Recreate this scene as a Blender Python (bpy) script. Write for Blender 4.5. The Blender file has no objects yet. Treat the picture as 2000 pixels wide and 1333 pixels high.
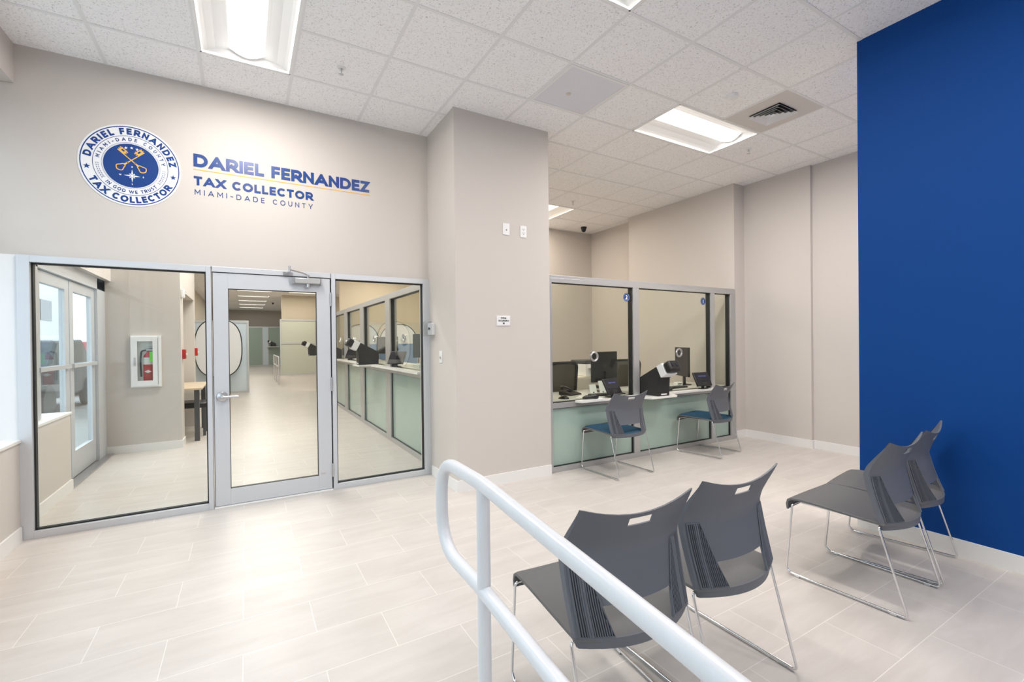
import bpy, math, random
from mathutils import Vector, Matrix
PI = math.pi
sin, cos = math.sin, math.cos
scene = bpy.context.scene
col = scene.collection
random.seed(7)

# ------------------------------------------------------------ camera
H = 1.36
YAW, PITCH, ROLL, FPX, CX, CY = 0.52997, -0.00554, -0.01109, 893.797, 1002.65, 671.95
fw = Vector((sin(YAW)*cos(PITCH), cos(YAW)*cos(PITCH), sin(PITCH)))
r0 = Vector((cos(YAW), -sin(YAW), 0)); u0 = r0.cross(fw)
rt = cos(ROLL)*r0 + sin(ROLL)*u0; up = -sin(ROLL)*r0 + cos(ROLL)*u0
cam_d = bpy.data.cameras.new('camera'); cam = bpy.data.objects.new('camera', cam_d); col.objects.link(cam)
m = Matrix.Identity(4)
for i in range(3):
    m[i][0] = rt[i]; m[i][1] = up[i]; m[i][2] = -fw[i]
m[2][3] = H
cam.matrix_world = m
cam_d.sensor_fit = 'HORIZONTAL'; cam_d.sensor_width = 36.0
cam_d.lens = FPX/2000*36
cam_d.shift_x = -(CX-1000)/2000; cam_d.shift_y = (CY-666.5)/2000
cam_d.clip_start = 0.02; cam_d.clip_end = 300
scene.camera = cam

# ------------------------------------------------------------ world, exposure
LENS_STRENGTH = 2.6         # glow of the troffers' lenses
LAMP_POWER = 21.5           # watts per troffer, sent out through the lens
w = bpy.data.worlds.new('daylight'); scene.world = w; w.use_nodes = True
bg = w.node_tree.nodes['Background']
bg.inputs[0].default_value = (0.74, 0.87, 1.0, 1); bg.inputs[1].default_value = 2.2
vs = scene.view_settings
vs.view_transform = 'Standard'; vs.look = 'None'; vs.gamma = 1; vs.use_curve_mapping = False
vs.exposure = 0.89
cy = scene.cycles
cy.max_bounces = 12; cy.diffuse_bounces = 6; cy.glossy_bounces = 4; cy.transparent_max_bounces = 24; cy.transmission_bounces = 6
cy.sample_clamp_indirect = 6.0; cy.caustics_reflective = False; cy.caustics_refractive = False
cy.use_denoising = True

# daylight arriving through the street windows: a sky portal-sized lamp outside each opening
# (none needed: the world lights the room directly)

# ------------------------------------------------------------ materials
def nt(name):
    m = bpy.data.materials.new(name); m.use_nodes = True
    return m, m.node_tree.nodes, m.node_tree.links, m.node_tree.nodes['Principled BSDF']

def mat(name, c, rough=0.5, metal=0.0, bump=0.0, bscale=200, spec=0.5, emit=None, es=1.0, var=0.0, vscale=3.0):
    m, N, L, b = nt(name)
    b.inputs['Base Color'].default_value = (*c, 1); b.inputs['Roughness'].default_value = rough
    b.inputs['Metallic'].default_value = metal; b.inputs['Specular IOR Level'].default_value = spec
    g = N.new('ShaderNodeNewGeometry')
    if bump:
        n = N.new('ShaderNodeTexNoise'); n.inputs['Scale'].default_value = bscale; n.inputs['Detail'].default_value = 3
        L.new(g.outputs['Position'], n.inputs['Vector'])
        bp = N.new('ShaderNodeBump'); bp.inputs['Strength'].default_value = bump; bp.inputs['Distance'].default_value = 0.002
        L.new(n.outputs['Fac'], bp.inputs['Height']); L.new(bp.outputs['Normal'], b.inputs['Normal'])
    if var:
        n = N.new('ShaderNodeTexNoise'); n.inputs['Scale'].default_value = vscale; n.inputs['Detail'].default_value = 4
        L.new(g.outputs['Position'], n.inputs['Vector'])
        r = N.new('ShaderNodeMapRange'); r.inputs['To Min'].default_value = 1-var; r.inputs['To Max'].default_value = 1+var
        L.new(n.outputs['Fac'], r.inputs['Value'])
        mx = N.new('ShaderNodeVectorMath'); mx.operation = 'SCALE'; mx.inputs[0].default_value = c
        L.new(r.outputs[0], mx.inputs['Scale']); L.new(mx.outputs[0], b.inputs['Base Color'])
    if emit:
        b.inputs['Emission Color'].default_value = (*emit, 1); b.inputs['Emission Strength'].default_value = es
    return m

def glass_mat(name, tint, ior=1.45, rough=0.0):
    m, N, L, b = nt(name)
    N.remove(b)
    out = [n for n in N if n.type == 'OUTPUT_MATERIAL'][0]
    t = N.new('ShaderNodeBsdfTransparent'); t.inputs[0].default_value = (*tint, 1)
    g = N.new('ShaderNodeBsdfGlossy'); g.inputs['Roughness'].default_value = rough
    lw = N.new('ShaderNodeLayerWeight'); lw.inputs[0].default_value = .5
    pw = N.new('ShaderNodeMath'); pw.operation = 'POWER'; pw.inputs[1].default_value = 5; L.new(lw.outputs['Facing'], pw.inputs[0])
    f = N.new('ShaderNodeMapRange'); f.inputs['To Min'].default_value = ((ior-1)/(ior+1))**2; L.new(pw.outputs[0], f.inputs['Value'])
    x = N.new('ShaderNodeMixShader')
    L.new(f.outputs[0], x.inputs[0]); L.new(t.outputs[0], x.inputs[1]); L.new(g.outputs[0], x.inputs[2])
    L.new(x.outputs[0], out.inputs['Surface'])
    return m

def floor_mat():
    m, N, L, b = nt('porcelain_floor_tile')
    g = N.new('ShaderNodeNewGeometry')
    mp = N.new('ShaderNodeMapping'); mp.vector_type = 'POINT'
    mp.inputs['Location'].default_value = (0.325+0.6*20, -0.84+0.298*40, 0)
    L.new(g.outputs['Position'], mp.inputs[0])
    br = N.new('ShaderNodeTexBrick')
    br.offset = 0.5; br.offset_frequency = 2; br.squash = 1
    br.inputs['Scale'].default_value = 1; br.inputs['Brick Width'].default_value = 0.6; br.inputs['Row Height'].default_value = 0.298
    br.inputs['Mortar Size'].default_value = 0.0016; br.inputs['Mortar Smooth'].default_value = 0.1; br.inputs['Bias'].default_value = 0
    br.inputs['Color1'].default_value = (0, 0, 0, 1); br.inputs['Color2'].default_value = (1, 1, 1, 1); br.inputs['Mortar'].default_value = (.5, .5, .5, 1)
    L.new(mp.outputs[0], br.inputs['Vector'])
    # streaky stone pattern running along the tile
    st = N.new('ShaderNodeMapping'); st.inputs['Scale'].default_value = (1.3, 6.0, 1)
    add = N.new('ShaderNodeVectorMath'); add.operation = 'MULTIPLY_ADD'
    add.inputs[1].default_value = (7, 13, 5)
    L.new(br.outputs['Color'], add.inputs[0]); L.new(g.outputs['Position'], add.inputs[2])
    L.new(add.outputs[0], st.inputs[0])
    n = N.new('ShaderNodeTexNoise'); n.inputs['Scale'].default_value = 1.6; n.inputs['Detail'].default_value = 6; n.inputs['Roughness'].default_value = .6
    n.inputs['Distortion'].default_value = .6
    L.new(st.outputs[0], n.inputs['Vector'])
    cr = N.new('ShaderNodeValToRGB')
    cr.color_ramp.elements[0].position = .25; cr.color_ramp.elements[0].color = (0.525, 0.482, 0.445, 1)
    cr.color_ramp.elements[1].position = .75; cr.color_ramp.elements[1].color = (0.625, 0.582, 0.545, 1)
    L.new(n.outputs['Fac'], cr.inputs[0])
    mx = N.new('ShaderNodeMix'); mx.data_type = 'RGBA'
    mx.inputs[7].default_value = (0.74, 0.70, 0.65, 1)
    L.new(br.outputs['Fac'], mx.inputs[0]); L.new(cr.outputs[0], mx.inputs[6])
    L.new(mx.outputs[2], b.inputs['Base Color'])
    b.inputs['Roughness'].default_value = 0.36; b.inputs['Specular IOR Level'].default_value = 0.45
    bp = N.new('ShaderNodeBump'); bp.inputs['Strength'].default_value = .15; bp.inputs['Distance'].default_value = .002; bp.invert = True
    L.new(br.outputs['Fac'], bp.inputs['Height']); L.new(bp.outputs[0], b.inputs['Normal'])
    return m

def ceiling_mat():
    m, N, L, b = nt('mineral_fibre_tile')
    g = N.new('ShaderNodeNewGeometry')
    n = N.new('ShaderNodeTexNoise'); n.inputs['Scale'].default_value = 95; n.inputs['Detail'].default_value = 2; n.inputs['Distortion'].default_value = 1.2
    L.new(g.outputs['Position'], n.inputs['Vector'])
    cr = N.new('ShaderNodeValToRGB')
    cr.color_ramp.elements[0].position = .34; cr.color_ramp.elements[0].color = (0.58, 0.58, 0.58, 1)
    cr.color_ramp.elements[1].position = .42; cr.color_ramp.elements[1].color = (0.94, 0.935, 0.94, 1)
    L.new(n.outputs['Fac'], cr.inputs[0]); L.new(cr.outputs[0], b.inputs['Base Color'])
    b.inputs['Roughness'].default_value = .9
    bp = N.new('ShaderNodeBump'); bp.inputs['Strength'].default_value = .3; bp.inputs['Distance'].default_value = .002
    L.new(n.outputs['Fac'], bp.inputs['Height']); L.new(bp.outputs[0], b.inputs['Normal'])
    return m

def stripes_mat(name, c1, c2, axis, pitch, duty, rough=.6):
    m, N, L, b = nt(name)
    tc = N.new('ShaderNodeTexCoord'); sx = N.new('ShaderNodeSeparateXYZ'); L.new(tc.outputs['Object'], sx.inputs[0])
    d = N.new('ShaderNodeMath'); d.operation = 'DIVIDE'; d.inputs[1].default_value = pitch; L.new(sx.outputs[axis], d.inputs[0])
    f = N.new('ShaderNodeMath'); f.operation = 'FRACT'; L.new(d.outputs[0], f.inputs[0])
    k = N.new('ShaderNodeMath'); k.operation = 'GREATER_THAN'; k.inputs[1].default_value = duty; L.new(f.outputs[0], k.inputs[0])
    x = N.new('ShaderNodeMix'); x.data_type = 'RGBA'; x.inputs[6].default_value = (*c1, 1); x.inputs[7].default_value = (*c2, 1)
    L.new(k.outputs[0], x.inputs[0]); L.new(x.outputs[2], b.inputs['Base Color']); b.inputs['Roughness'].default_value = rough
    return m

M = {}
M['floor'] = floor_mat(); M['ceil'] = ceiling_mat()
M['wall'] = mat('greige_wall_paint', (0.600, 0.558, 0.520), .8, bump=.06, bscale=350)
M['wall_grey'] = mat('taupe_wall_paint', (0.50, 0.455, 0.41), .75)
M['wall_cream'] = mat('cream_wall_paint', (0.66, 0.585, 0.47), .75)
M['blue'] = mat('royal_blue_wall_paint', (0.0, 0.049, 0.235), .65, bump=.05, bscale=350, spec=.2)
M['base'] = mat('white_trim_paint', (0.80, 0.79, 0.775), .45)
M['white'] = mat('white_gloss', (0.82, 0.82, 0.82), .35)
M['tbar'] = mat('white_ceiling_grid', (0.80, 0.80, 0.80), .5)
M['alu'] = mat('clear_anodised_aluminium', (0.62, 0.64, 0.67), .42, .35)
M['alu_d'] = mat('satin_aluminium_partition_frame', (0.50, 0.50, 0.50), .38, .55)
M['gasket'] = mat('black_rubber_gasket', (0.012, 0.012, 0.013), .5)
M['glass'] = glass_mat('clear_float_glass', (0.955, 0.975, 0.965), 1.36)
M['glassp'] = glass_mat('service_window_glass', (0.95, 0.965, 0.92), 1.36)
M['green'] = mat('pale_green_back_painted_glass', (0.36, 0.47, 0.415), .16, spec=.6, var=.03, vscale=.6)
M['frost'] = mat('frosted_partition_glass', (0.60, 0.63, 0.55), .3, spec=.5)
M['frostb'] = mat('frosted_blue_glass', (0.68, 0.79, 0.88), .25, spec=.5)
M['rail'] = mat('white_powder_coat', (0.66, 0.67, 0.69), .35)
M['plastic'] = mat('charcoal_grey_plastic', (0.120, 0.129, 0.150), .5, bump=.12, bscale=900, spec=.4)
M['plastic_s'] = mat('charcoal_seat_plastic', (0.125, 0.125, 0.127), .55, bump=.12, bscale=900, spec=.35)
M['rib'] = mat('dark_rib_recess_plastic', (0.018, 0.020, 0.024), .6)
M['fabric'] = mat('teal_blue_woven_fabric', (0.010, 0.060, 0.115), .95, bump=.5, bscale=700, var=.35, vscale=60)
M['chrome'] = mat('chrome_plated_steel', (0.74, 0.74, 0.75), .13, 1.0)
M['steel'] = mat('brushed_stainless_steel', (0.58, 0.58, 0.59), .3, 1.0)
M['black'] = mat('black_plastic', (0.010, 0.010, 0.011), .38)
M['blackm'] = mat('matt_black_casing', (0.014, 0.014, 0.015), .6)
M['dgrey'] = mat('dark_grey_plastic', (0.06, 0.06, 0.065), .5)
M['screen'] = mat('dark_glass_screen', (0.006, 0.008, 0.016), .12)
M['paper'] = mat('white_paper', (0.78, 0.79, 0.80), .8)
M['counter'] = mat('white_solid_surface', (0.78, 0.775, 0.75), .22)
M['cream'] = mat('cream_laminate', (0.62, 0.58, 0.50), .5)
M['red'] = mat('red_enamel', (0.48, 0.015, 0.012), .3)
M['lime'] = mat('lime_green_tag', (0.18, 0.75, 0.06), .7)
M['lens'] = mat('white_diffusing_lens', (0.8, 0.8, 0.8), .4, emit=(1.0, 0.945, 0.90), es=LENS_STRENGTH)
M['lensw'] = mat('warm_diffusing_lens', (0.8, 0.8, 0.8), .4, emit=(1.0, 0.88, 0.74), es=LENS_STRENGTH)
M['lensh'] = mat('hall_diffusing_lens', (0.8, 0.8, 0.8), .4, emit=(1.0, 0.95, 0.90), es=LENS_STRENGTH)
M['dpanel'] = mat('off_white_diffuser_panel', (0.66, 0.63, 0.60), .6)
M['troffer'] = mat('white_troffer_enamel', (0.86, 0.86, 0.85), .5)
M['navy'] = mat('navy_vinyl', (0.010, 0.052, 0.230), .3)
M['gold'] = mat('gold_vinyl', (0.80, 0.47, 0.10), .4)
M['vwhite'] = mat('white_vinyl', (0.82, 0.83, 0.85), .4)
M['ink'] = mat('black_ink', (0.02, 0.02, 0.025), .6)
M['clearp'] = glass_mat('clear_polycarbonate', (0.90, 0.92, 0.94), 1.5, .05)
M['mesh'] = mat('grey_mesh_fabric', (0.075, 0.065, 0.05), .8, bump=.4, bscale=600)
M['wood'] = mat('pale_maple_laminate', (0.62, 0.50, 0.36), .4, var=.08, vscale=8)
M['asphalt'] = mat('pale_concrete_paving', (0.52, 0.51, 0.50), .9, var=.1)
M['road'] = mat('grey_asphalt', (0.16, 0.16, 0.17), .9, var=.1)
M['facade'] = mat('pale_stucco', (0.62, 0.60, 0.57), .9)
M['carblue'] = mat('dark_blue_car_paint', (0.03, 0.045, 0.07), .25)
M['carred'] = mat('red_car_paint', (0.45, 0.02, 0.03), .25)
M['cargrey'] = mat('silver_car_paint', (0.35, 0.37, 0.40), .3, .3)
M['bd_blue'] = mat('pale_blue_backdrop_cloth', (0.20, 0.32, 0.55), .8)
M['bd_white'] = mat('white_backdrop_cloth', (0.84, 0.87, 0.93), .8)
M['louver'] = stripes_mat('white_perforated_grille', (0.84, 0.84, 0.88), (0.50, 0.51, 0.60), 0, .0105, .72)
M['beltw'] = mat('pale_blue_text_glow', (0.1, 0.12, 0.3), .5, emit=(0.2, 0.28, 0.8), es=.12)

# ------------------------------------------------------------ mesh helpers
class MB:
    def __init__(s): s.v = []; s.f = []; s.mi = []; s.cur = 0
    def add(s, vs, fs):
        o = len(s.v); s.v += [tuple(p) for p in vs]; s.f += [tuple(i+o for i in f) for f in fs]; s.mi += [s.cur]*len(fs); return s
    def box(s, x0, x1, y0, y1, z0, z1, mtx=None):
        vs = [Vector((x, y, z)) for x in (x0, x1) for y in (y0, y1) for z in (z0, z1)]
        if mtx is not None: vs = [mtx @ p for p in vs]
        return s.add(vs, [(0, 1, 3, 2), (4, 6, 7, 5), (0, 4, 5, 1), (2, 3, 7, 6), (0, 2, 6, 4), (1, 5, 7, 3)])
    def prism(s, pts, axis, a, b, mtx=None):
        """2-D outline pts extruded along axis (0 x,1 y,2 z) between a and b"""
        def P(p, c):
            return Vector((c, p[0], p[1])) if axis == 0 else Vector((p[0], c, p[1])) if axis == 1 else Vector((p[0], p[1], c))
        n = len(pts); vs = [P(p, a) for p in pts]+[P(p, b) for p in pts]
        if mtx is not None: vs = [mtx @ p for p in vs]
        fs = [tuple(range(n)), tuple(range(2*n-1, n-1, -1))]+[(i, i+n, (i+1) % n+n, (i+1) % n) for i in range(n)]
        return s.add(vs, fs)
    def tube(s, pts, r, n=10, closed=False, caps=True):
        pts = [Vector(p) for p in pts]; k = len(pts); T = []
        for i in range(k):
            a = pts[(i-1) % k] if closed or i else pts[0]; b = pts[(i+1) % k] if closed or i < k-1 else pts[-1]
            T.append((b-a).normalized())
        ref = Vector((0, 0, 1)) if abs(T[0].z) < .9 else Vector((1, 0, 0))
        nrm = (ref-T[0]*ref.dot(T[0])).normalized(); vs = []; 
        for i in range(k):
            nrm = (nrm-T[i]*nrm.dot(T[i])).normalized(); bn = T[i].cross(nrm)
            rr = r[i] if isinstance(r, (list, tuple)) else r
            vs += [pts[i]+rr*(cos(2*PI*j/n)*nrm+sin(2*PI*j/n)*bn) for j in range(n)]
        fs = []
        for i in range(k if closed else k-1):
            i2 = (i+1) % k; off = 0
            if closed and i2 == 0:   # match twist
                d = [(vs[i*n]-vs[j]).length for j in range(n)]; off = d.index(min(d))
            fs += [(i*n+j, i*n+(j+1) % n, i2*n+(j+1+off) % n, i2*n+(j+off) % n) for j in range(n)]
        if not closed and caps: fs += [tuple(range(n))[::-1], tuple((k-1)*n+j for j in range(n))]
        return s.add(vs, fs)
    def cyl(s, a, b, r, n=20): return s.tube([a, b], r, n)
    def lathe(s, prof, c=(0, 0, 0), axis=2, n=24, ax_dir=None):
        """prof: list of (radius, height)"""
        c = Vector(c)
        if ax_dir is not None:
            A = Vector(ax_dir).normalized()
        else:
            A = Vector((axis == 0, axis == 1, axis == 2))
        ref = Vector((1, 0, 0)) if abs(A.x) < .9 else Vector((0, 1, 0))
        U = (ref-A*ref.dot(A)).normalized(); V = A.cross(U); vs = []
        for r, h in prof: vs += [c+A*h+r*(cos(2*PI*j/n)*U+sin(2*PI*j/n)*V) for j in range(n)]
        fs = []
        for i in range(len(prof)-1): fs += [(i*n+j, i*n+(j+1) % n, (i+1)*n+(j+1) % n, (i+1)*n+j) for j in range(n)]
        fs += [tuple(range(n))[::-1], tuple((len(prof)-1)*n+j for j in range(n))]
        return s.add(vs, fs)
    def torus(s, c, R, r, ax_dir=(0, 1, 0), n=28, k=8, sx=1, sz=1):
        A = Vector(ax_dir).normalized(); ref = Vector((0, 0, 1)); U = (ref-A*ref.dot(A)).normalized(); V = A.cross(U)
        return s.tube([Vector(c)+U*R*sz*cos(2*PI*i/n)+V*R*sx*sin(2*PI*i/n) for i in range(n)], r, k, closed=True)
    def build(s, name, mats, parent=None, smooth=True, bevel=0.0, ang=35):
        me = bpy.data.meshes.new(name); me.from_pydata(s.v, [], s.f)
        for q in (mats if isinstance(mats, (list, tuple)) else [mats]): me.materials.append(M[q] if isinstance(q, str) else q)
        me.polygons.foreach_set('material_index', s.mi)
        if smooth:
            me.polygons.foreach_set('use_smooth', [True]*len(me.polygons))
        me.update()
        import bmesh
        bm = bmesh.new(); bm.from_mesh(me); bmesh.ops.recalc_face_normals(bm, faces=bm.faces); bm.to_mesh(me); bm.free()
        if smooth: me.set_sharp_from_angle(angle=math.radians(ang))
        o = bpy.data.objects.new(name, me); col.objects.link(o)
        if parent is not None: o.parent = parent
        if bevel:
            b = o.modifiers.new('bevel', 'BEVEL'); b.width = bevel; b.segments = 2; b.limit_method = 'ANGLE'; b.angle_limit = math.radians(40)
            b.harden_normals = False
        return o

def thing(name, label, cat, loc=(0, 0, 0), rz=0.0, group=None):
    o = bpy.data.objects.new(name, None); col.objects.link(o); o.empty_display_size = .1
    o.location = loc; o.rotation_euler = (0, 0, rz); o['label'] = label; o['category'] = cat
    if group: o['group'] = group
    return o
def struct(o, label=None):
    o['kind'] = 'structure'
    if label: o['label'] = label
    return o
def sempty(name, label=None):
    o = bpy.data.objects.new(name, None); col.objects.link(o); o['kind'] = 'structure'
    if label: o['label'] = label
    return o
def box(name, x0, x1, y0, y1, z0, z1, m, parent=None, bevel=0.0):
    return MB().box(x0, x1, y0, y1, z0, z1).build(name, m, parent, smooth=False if not bevel else True, bevel=bevel)
def lab(o, t): o['label'] = t; return o
def dup(o, loc, rz=None, label=None, group=None):
    def cp(a, par):
        c = a.copy(); col.objects.link(c)
        if par is not None: c.parent = par
        for ch in [k for k in kids.get(a.name, [])]: cp(ch, c)
        return c
    kids = {}
    for k in bpy.data.objects:
        if k.parent: kids.setdefault(k.parent.name, []).append(k)
    r = cp(o, None); r.location = loc
    if rz is not None: r.rotation_euler = (0, 0, rz)
    if label: r['label'] = label
    if group: r['group'] = group
    return r
def fillet(pts, r, closed=False, seg=5):
    pts = [Vector(p) for p in pts]; out = []; n = len(pts)
    for i, p in enumerate(pts):
        if not closed and i in (0, n-1): out.append(p); continue
        a, b = pts[i-1]-p, pts[(i+1) % n]-p
        rr = r[i] if isinstance(r, (list, tuple)) else r
        d = min(rr, a.length*.45, b.length*.45)
        p0, p1 = p+a.normalized()*d, p+b.normalized()*d
        for k in range(seg+1):
            t = k/seg; out.append((1-t)**2*p0+2*t*(1-t)*p+t*t*p1)
    return out
def interp(tab, x):
    if x <= tab[0][0]: return tab[0][1]
    for (a, b), (c, d) in zip(tab, tab[1:]):
        if x <= c: return b+(d-b)*(x-a)/(c-a)
    return tab[-1][1]

# ------------------------------------------------------------ lettering (own stroke alphabet, geometric sans)
def earc(cx, cz, rx, rz, a0, a1, n=14):
    return [(cx+rx*cos(math.radians(a0+(a1-a0)*i/n)), cz+rz*sin(math.radians(a0+(a1-a0)*i/n))) for i in range(n+1)]
G = {
 'D': (.82, [[(0, 0), (0, 1), (.42, 1)]+earc(.42, .5, .58, .5, 90, -90)[1:]+[(0, 0)]]),
 'A': (.92, [[(0, 0), (.5, 1), (1, 0)], [(.17, .28), (.83, .28)]]),
 'R': (.74, [[(0, 0), (0, 1), (.5, 1)]+earc(.55, .68, .45, .32, 90, -90)[1:]+[(0, .36)], [(.55, .36), (1, 0)]]),
 'P': (.72, [[(0, 0), (0, 1), (.5, 1)]+earc(.55, .68, .45, .32, 90, -90)[1:]+[(0, .36)]]),
 'B': (.74, [[(0, 0), (0, 1), (.5, 1)]+earc(.5, .75, .42, .25, 90, -90)[1:]+[(0, .5)], [(.5, .5)]+earc(.5, .25, .5, .25, 90, -90)[1:]+[(0, 0)]]),
 'I': (.0, [[(0, 0), (0, 1)]]),
 'E': (.60, [[(1, 0), (0, 0), (0, 1), (1, 1)], [(0, .5), (.9, .5)]]),
 'L': (.58, [[(0, 1), (0, 0), (1, 0)]]),
 'F': (.58, [[(0, 0), (0, 1), (1, 1)], [(0, .48), (.9, .48)]]),
 'N': (.76, [[(0, 0), (0, 1), (1, 0), (1, 1)]]),
 'Z': (.68, [[(0, 1), (1, 1), (0, 0), (1, 0)]]),
 'T': (.68, [[(0, 1), (1, 1)], [(.5, 1), (.5, 0)]]),
 'X': (.80, [[(0, 0), (1, 1)], [(0, 1), (1, 0)]]),
 'C': (.80, [earc(.55, .5, .55, .5, 40, 320, 22)]),
 'O': (.92, [earc(.5, .5, .5, .5, 0, 360, 28)]),
 'M': (.90, [[(0, 0), (0, 1), (.5, .3), (1, 1), (1, 0)]]),
 'U': (.72, [[(0, 1), (0, .42)]+earc(.5, .42, .5, .42, 180, 360)[1:]+[(1, 1)]]),
 'Y': (.80, [[(0, 1), (.5, .42), (1, 1)], [(.5, .42), (.5, 0)]]),
 'G': (.84, [earc(.55, .5, .55, .5, 42, 322, 22)+[(1, .45), (.62, .45)]]),
 'W': (1.25, [[(0, 1), (.25, 0), (.5, 1), (.75, 0), (1, 1)]]),
 'S': (.64, [earc(.5, .75, .46, .25, 35, 250, 12)+[(.5, .5)]+earc(.5, .25, .5, .25, 70, -145, 12)]),
 'V': (.84, [[(0, 1), (.5, 0), (1, 1)]]),
 '-': (.46, [[(0, .42), (1, .42)]]),
 '1': (.30, [[(0, .98), (.9, .98), (.9, 0)]]),
 '2': (.62, [earc(.45, .70, .5, .30, 150, -35, 12)+[(0, 0), (1, 0)]]),
 '8': (.66, [earc(.5, .74, .44, .26, 0, 360, 18), earc(.5, .25, .5, .25, 0, 360, 18)]),
 '9': (.66, [earc(.5, .68, .5, .32, 0, 360, 18), earc(.2, .6, .8, .6, 10, -80, 8)]),
}
def ribbon(pts, wd):
    """mitred flat ribbon of width wd along 2-D points -> list of quads"""
    P = [Vector(p).to_2d() for p in pts]; n = len(P); closed = (P[0]-P[-1]).length < 1e-5
    L, R = [], []
    for i in range(n):
        if closed: a = P[i-1] if i else P[-2]; b = P[i+1] if i < n-1 else P[1]
        else: a = P[i-1] if i else None; b = P[i+1] if i < n-1 else None
        d1 = (P[i]-a).normalized() if a is not None else None; d2 = (b-P[i]).normalized() if b is not None else None
        if d1 is None: d1 = d2
        if d2 is None: d2 = d1
        n1 = Vector((-d1.y, d1.x)); n2 = Vector((-d2.y, d2.x)); mm = (n1+n2)
        if mm.length < 1e-4: mm = n1
        mm.normalize(); k = wd/2/max(.38, mm.dot(n1))
        L.append(P[i]+mm*k); R.append(P[i]-mm*k)
    return [(L[i], L[i+1], R[i+1], R[i]) for i in range(n-1)]
def clipq(poly, lo, hi):
    for sgn, lim in ((1, lo), (-1, -hi)):
        out = []
        for i, p in enumerate(poly):
            q = poly[(i+1) % len(poly)]; a, b = sgn*p.y-lim, sgn*q.y-lim
            if a >= 0: out.append(p)
            if (a < 0) != (b < 0): out.append(p+(q-p)*(a/(a-b)))
        poly = out
        if len(poly) < 3: return None
    return poly
def glyph_polys(ch, h, wt, x, ww):
    gi = max(ww-wt, 0); out = []
    for li, line in enumerate(G[ch][1]):
        pts = [Vector((x+wt/2+u*gi, wt/2+v*(h-wt))) for u, v in line]
        if (pts[0]-pts[-1]).length > 1e-5:
            for e, n in ((0, 1), (-1, -2)):
                dd = (pts[e]-pts[n]); 
                if abs(dd.y) > 1e-6 and dd.length > .2*h: pts[e] = pts[e]+dd.normalized()*wt*.9
                elif dd.length > .2*h and abs(dd.y) < 1e-6 and ch in 'EFLTZ2-': pts[e] = pts[e]+dd.normalized()*wt*(.5)
        for qi, q in enumerate(ribbon(pts, wt)):
            c = clipq(q, 0, h)
            if c: out.append((c, li+qi*.04))
    return out
def text_quads(s, h, wt, track, width=None, ws=1.0):
    """flat quads of a line of capitals: cap height h, stroke wt, tracking; returns quads, width"""
    def lay(tr):
        x = 0; Q = []
        for ch in s:
            if ch == ' ': x += h*.38+tr; continue
            gw = G[ch][0]*h*ws
            if ch == 'I': gw = wt
            Q += [(q, ch) for q in glyph_polys(ch, h, wt, x, gw)]
            x += gw+tr
        return Q, x-tr
    Q, W = lay(track)
    if width is not None and len(s) > 1:
        tr = track+(width-W)/(len(s)-1); Q, W = lay(tr)
    return [q for q, c in Q], W
def put_text(mb, s, h, wt, width, origin, ex, ez, ny, depth=.0012, track=.0, ws=1.0):
    """text on a plane: origin lower left, ex/ez unit vectors, ny outward normal"""
    Q, W = text_quads(s, h, wt, track, width, ws)
    O, ex, ez, ny = Vector(origin), Vector(ex), Vector(ez), Vector(ny)
    for q, li in Q:
        mb.add([O+ex*p.x+ez*p.y+ny*(depth+li*.0003) for p in q], [tuple(range(len(q)))])
    return W
def arc_text(mb, s, h, wt, c, r_base, a0, a1, y0, inward=False, depth=.0012, ws=1.0):
    """letters round a circle in the XZ plane facing -Y. a0->a1 degrees along reading direction"""
    wd = []
    for ch in s: wd.append(h*.30 if ch == ' ' else wt if ch == 'I' else G[ch][0]*h*ws)
    tot = sum(wd); arc = abs(math.radians(a1-a0))*(r_base+(h*.35 if not inward else -h*.35)); gap = (arc-tot)/(len(s)-1)
    pos = 0; sgn = -1 if a1 < a0 else 1
    for ch, ww in zip(s, wd):
        mid = pos+ww/2; pos += ww+gap
        if ch == ' ': continue
        ang = math.radians(a0)+sgn*mid/(arc)*abs(math.radians(a1-a0))
        rad = Vector((cos(ang), sin(ang)))
        if not inward: upv = rad; rgt = Vector((sin(ang), -cos(ang)))
        else: upv = -rad; rgt = Vector((-sin(ang), cos(ang)))
        base = rad*r_base
        for q, li in glyph_polys(ch, h, wt, -ww/2, ww):
            vs = []
            for p in q:
                t = base+rgt*p.x+upv*p.y; vs.append((c[0]+t.x, y0-depth-li*.0003, c[1]+t.y))
            mb.add(vs, [tuple(range(len(q)))])

# ------------------------------------------------------------ setting
D = 4.523            # face of the glazed wall
C = 3.482            # ceiling
GX, GY, P61 = 1.5636, 2.7832, 0.61
struct(box('floor', -1.75, 7.2, -4.2, 34.0, -.12, 0, 'floor'))
# ceiling tiles, leaving out the cells that hold fixtures
skip = set()
FIX = []   # (x0,x1,y0,y1,kind,axis)
def cells(i0, i1, j0, j1):
    for i in range(i0, i1):
        for j in range(j0, j1): skip.add((i, j))
def fix(i0, i1, j0, j1, kind, axis='y', label=None):
    cells(i0, i1, j0, j1)
    FIX.append((GX+P61*i0, GX+P61*i1, GY+P61*j0, GY+P61*j1, kind, axis, label))
fix(-3, -2, 0, 2, 'light', 'y', 'large recessed ceiling light above the lettering on the glazed wall')
fix(0, 1, -3, -1, 'light', 'y', 'recessed ceiling light cut off by the top edge, left of the blue wall')
fix(3, 5, 0, 1, 'light', 'x', 'recessed ceiling light beside the supply diffuser, above the service windows')
fix(4, 5, 5, 7, 'lightw', 'y', 'recessed ceiling light half hidden by the pillar, over the teller room')
fix(1, 2, 0, 1, 'grille', 'x')
fix(4, 5, -1, 0, 'diffuser', 'x')
fix(4, 6, -3, -2, 'light', 'x', 'added ceiling light, unseen behind the blue wall, nearer the service windows')  # added out of view to brighten the right wall and ceiling
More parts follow.
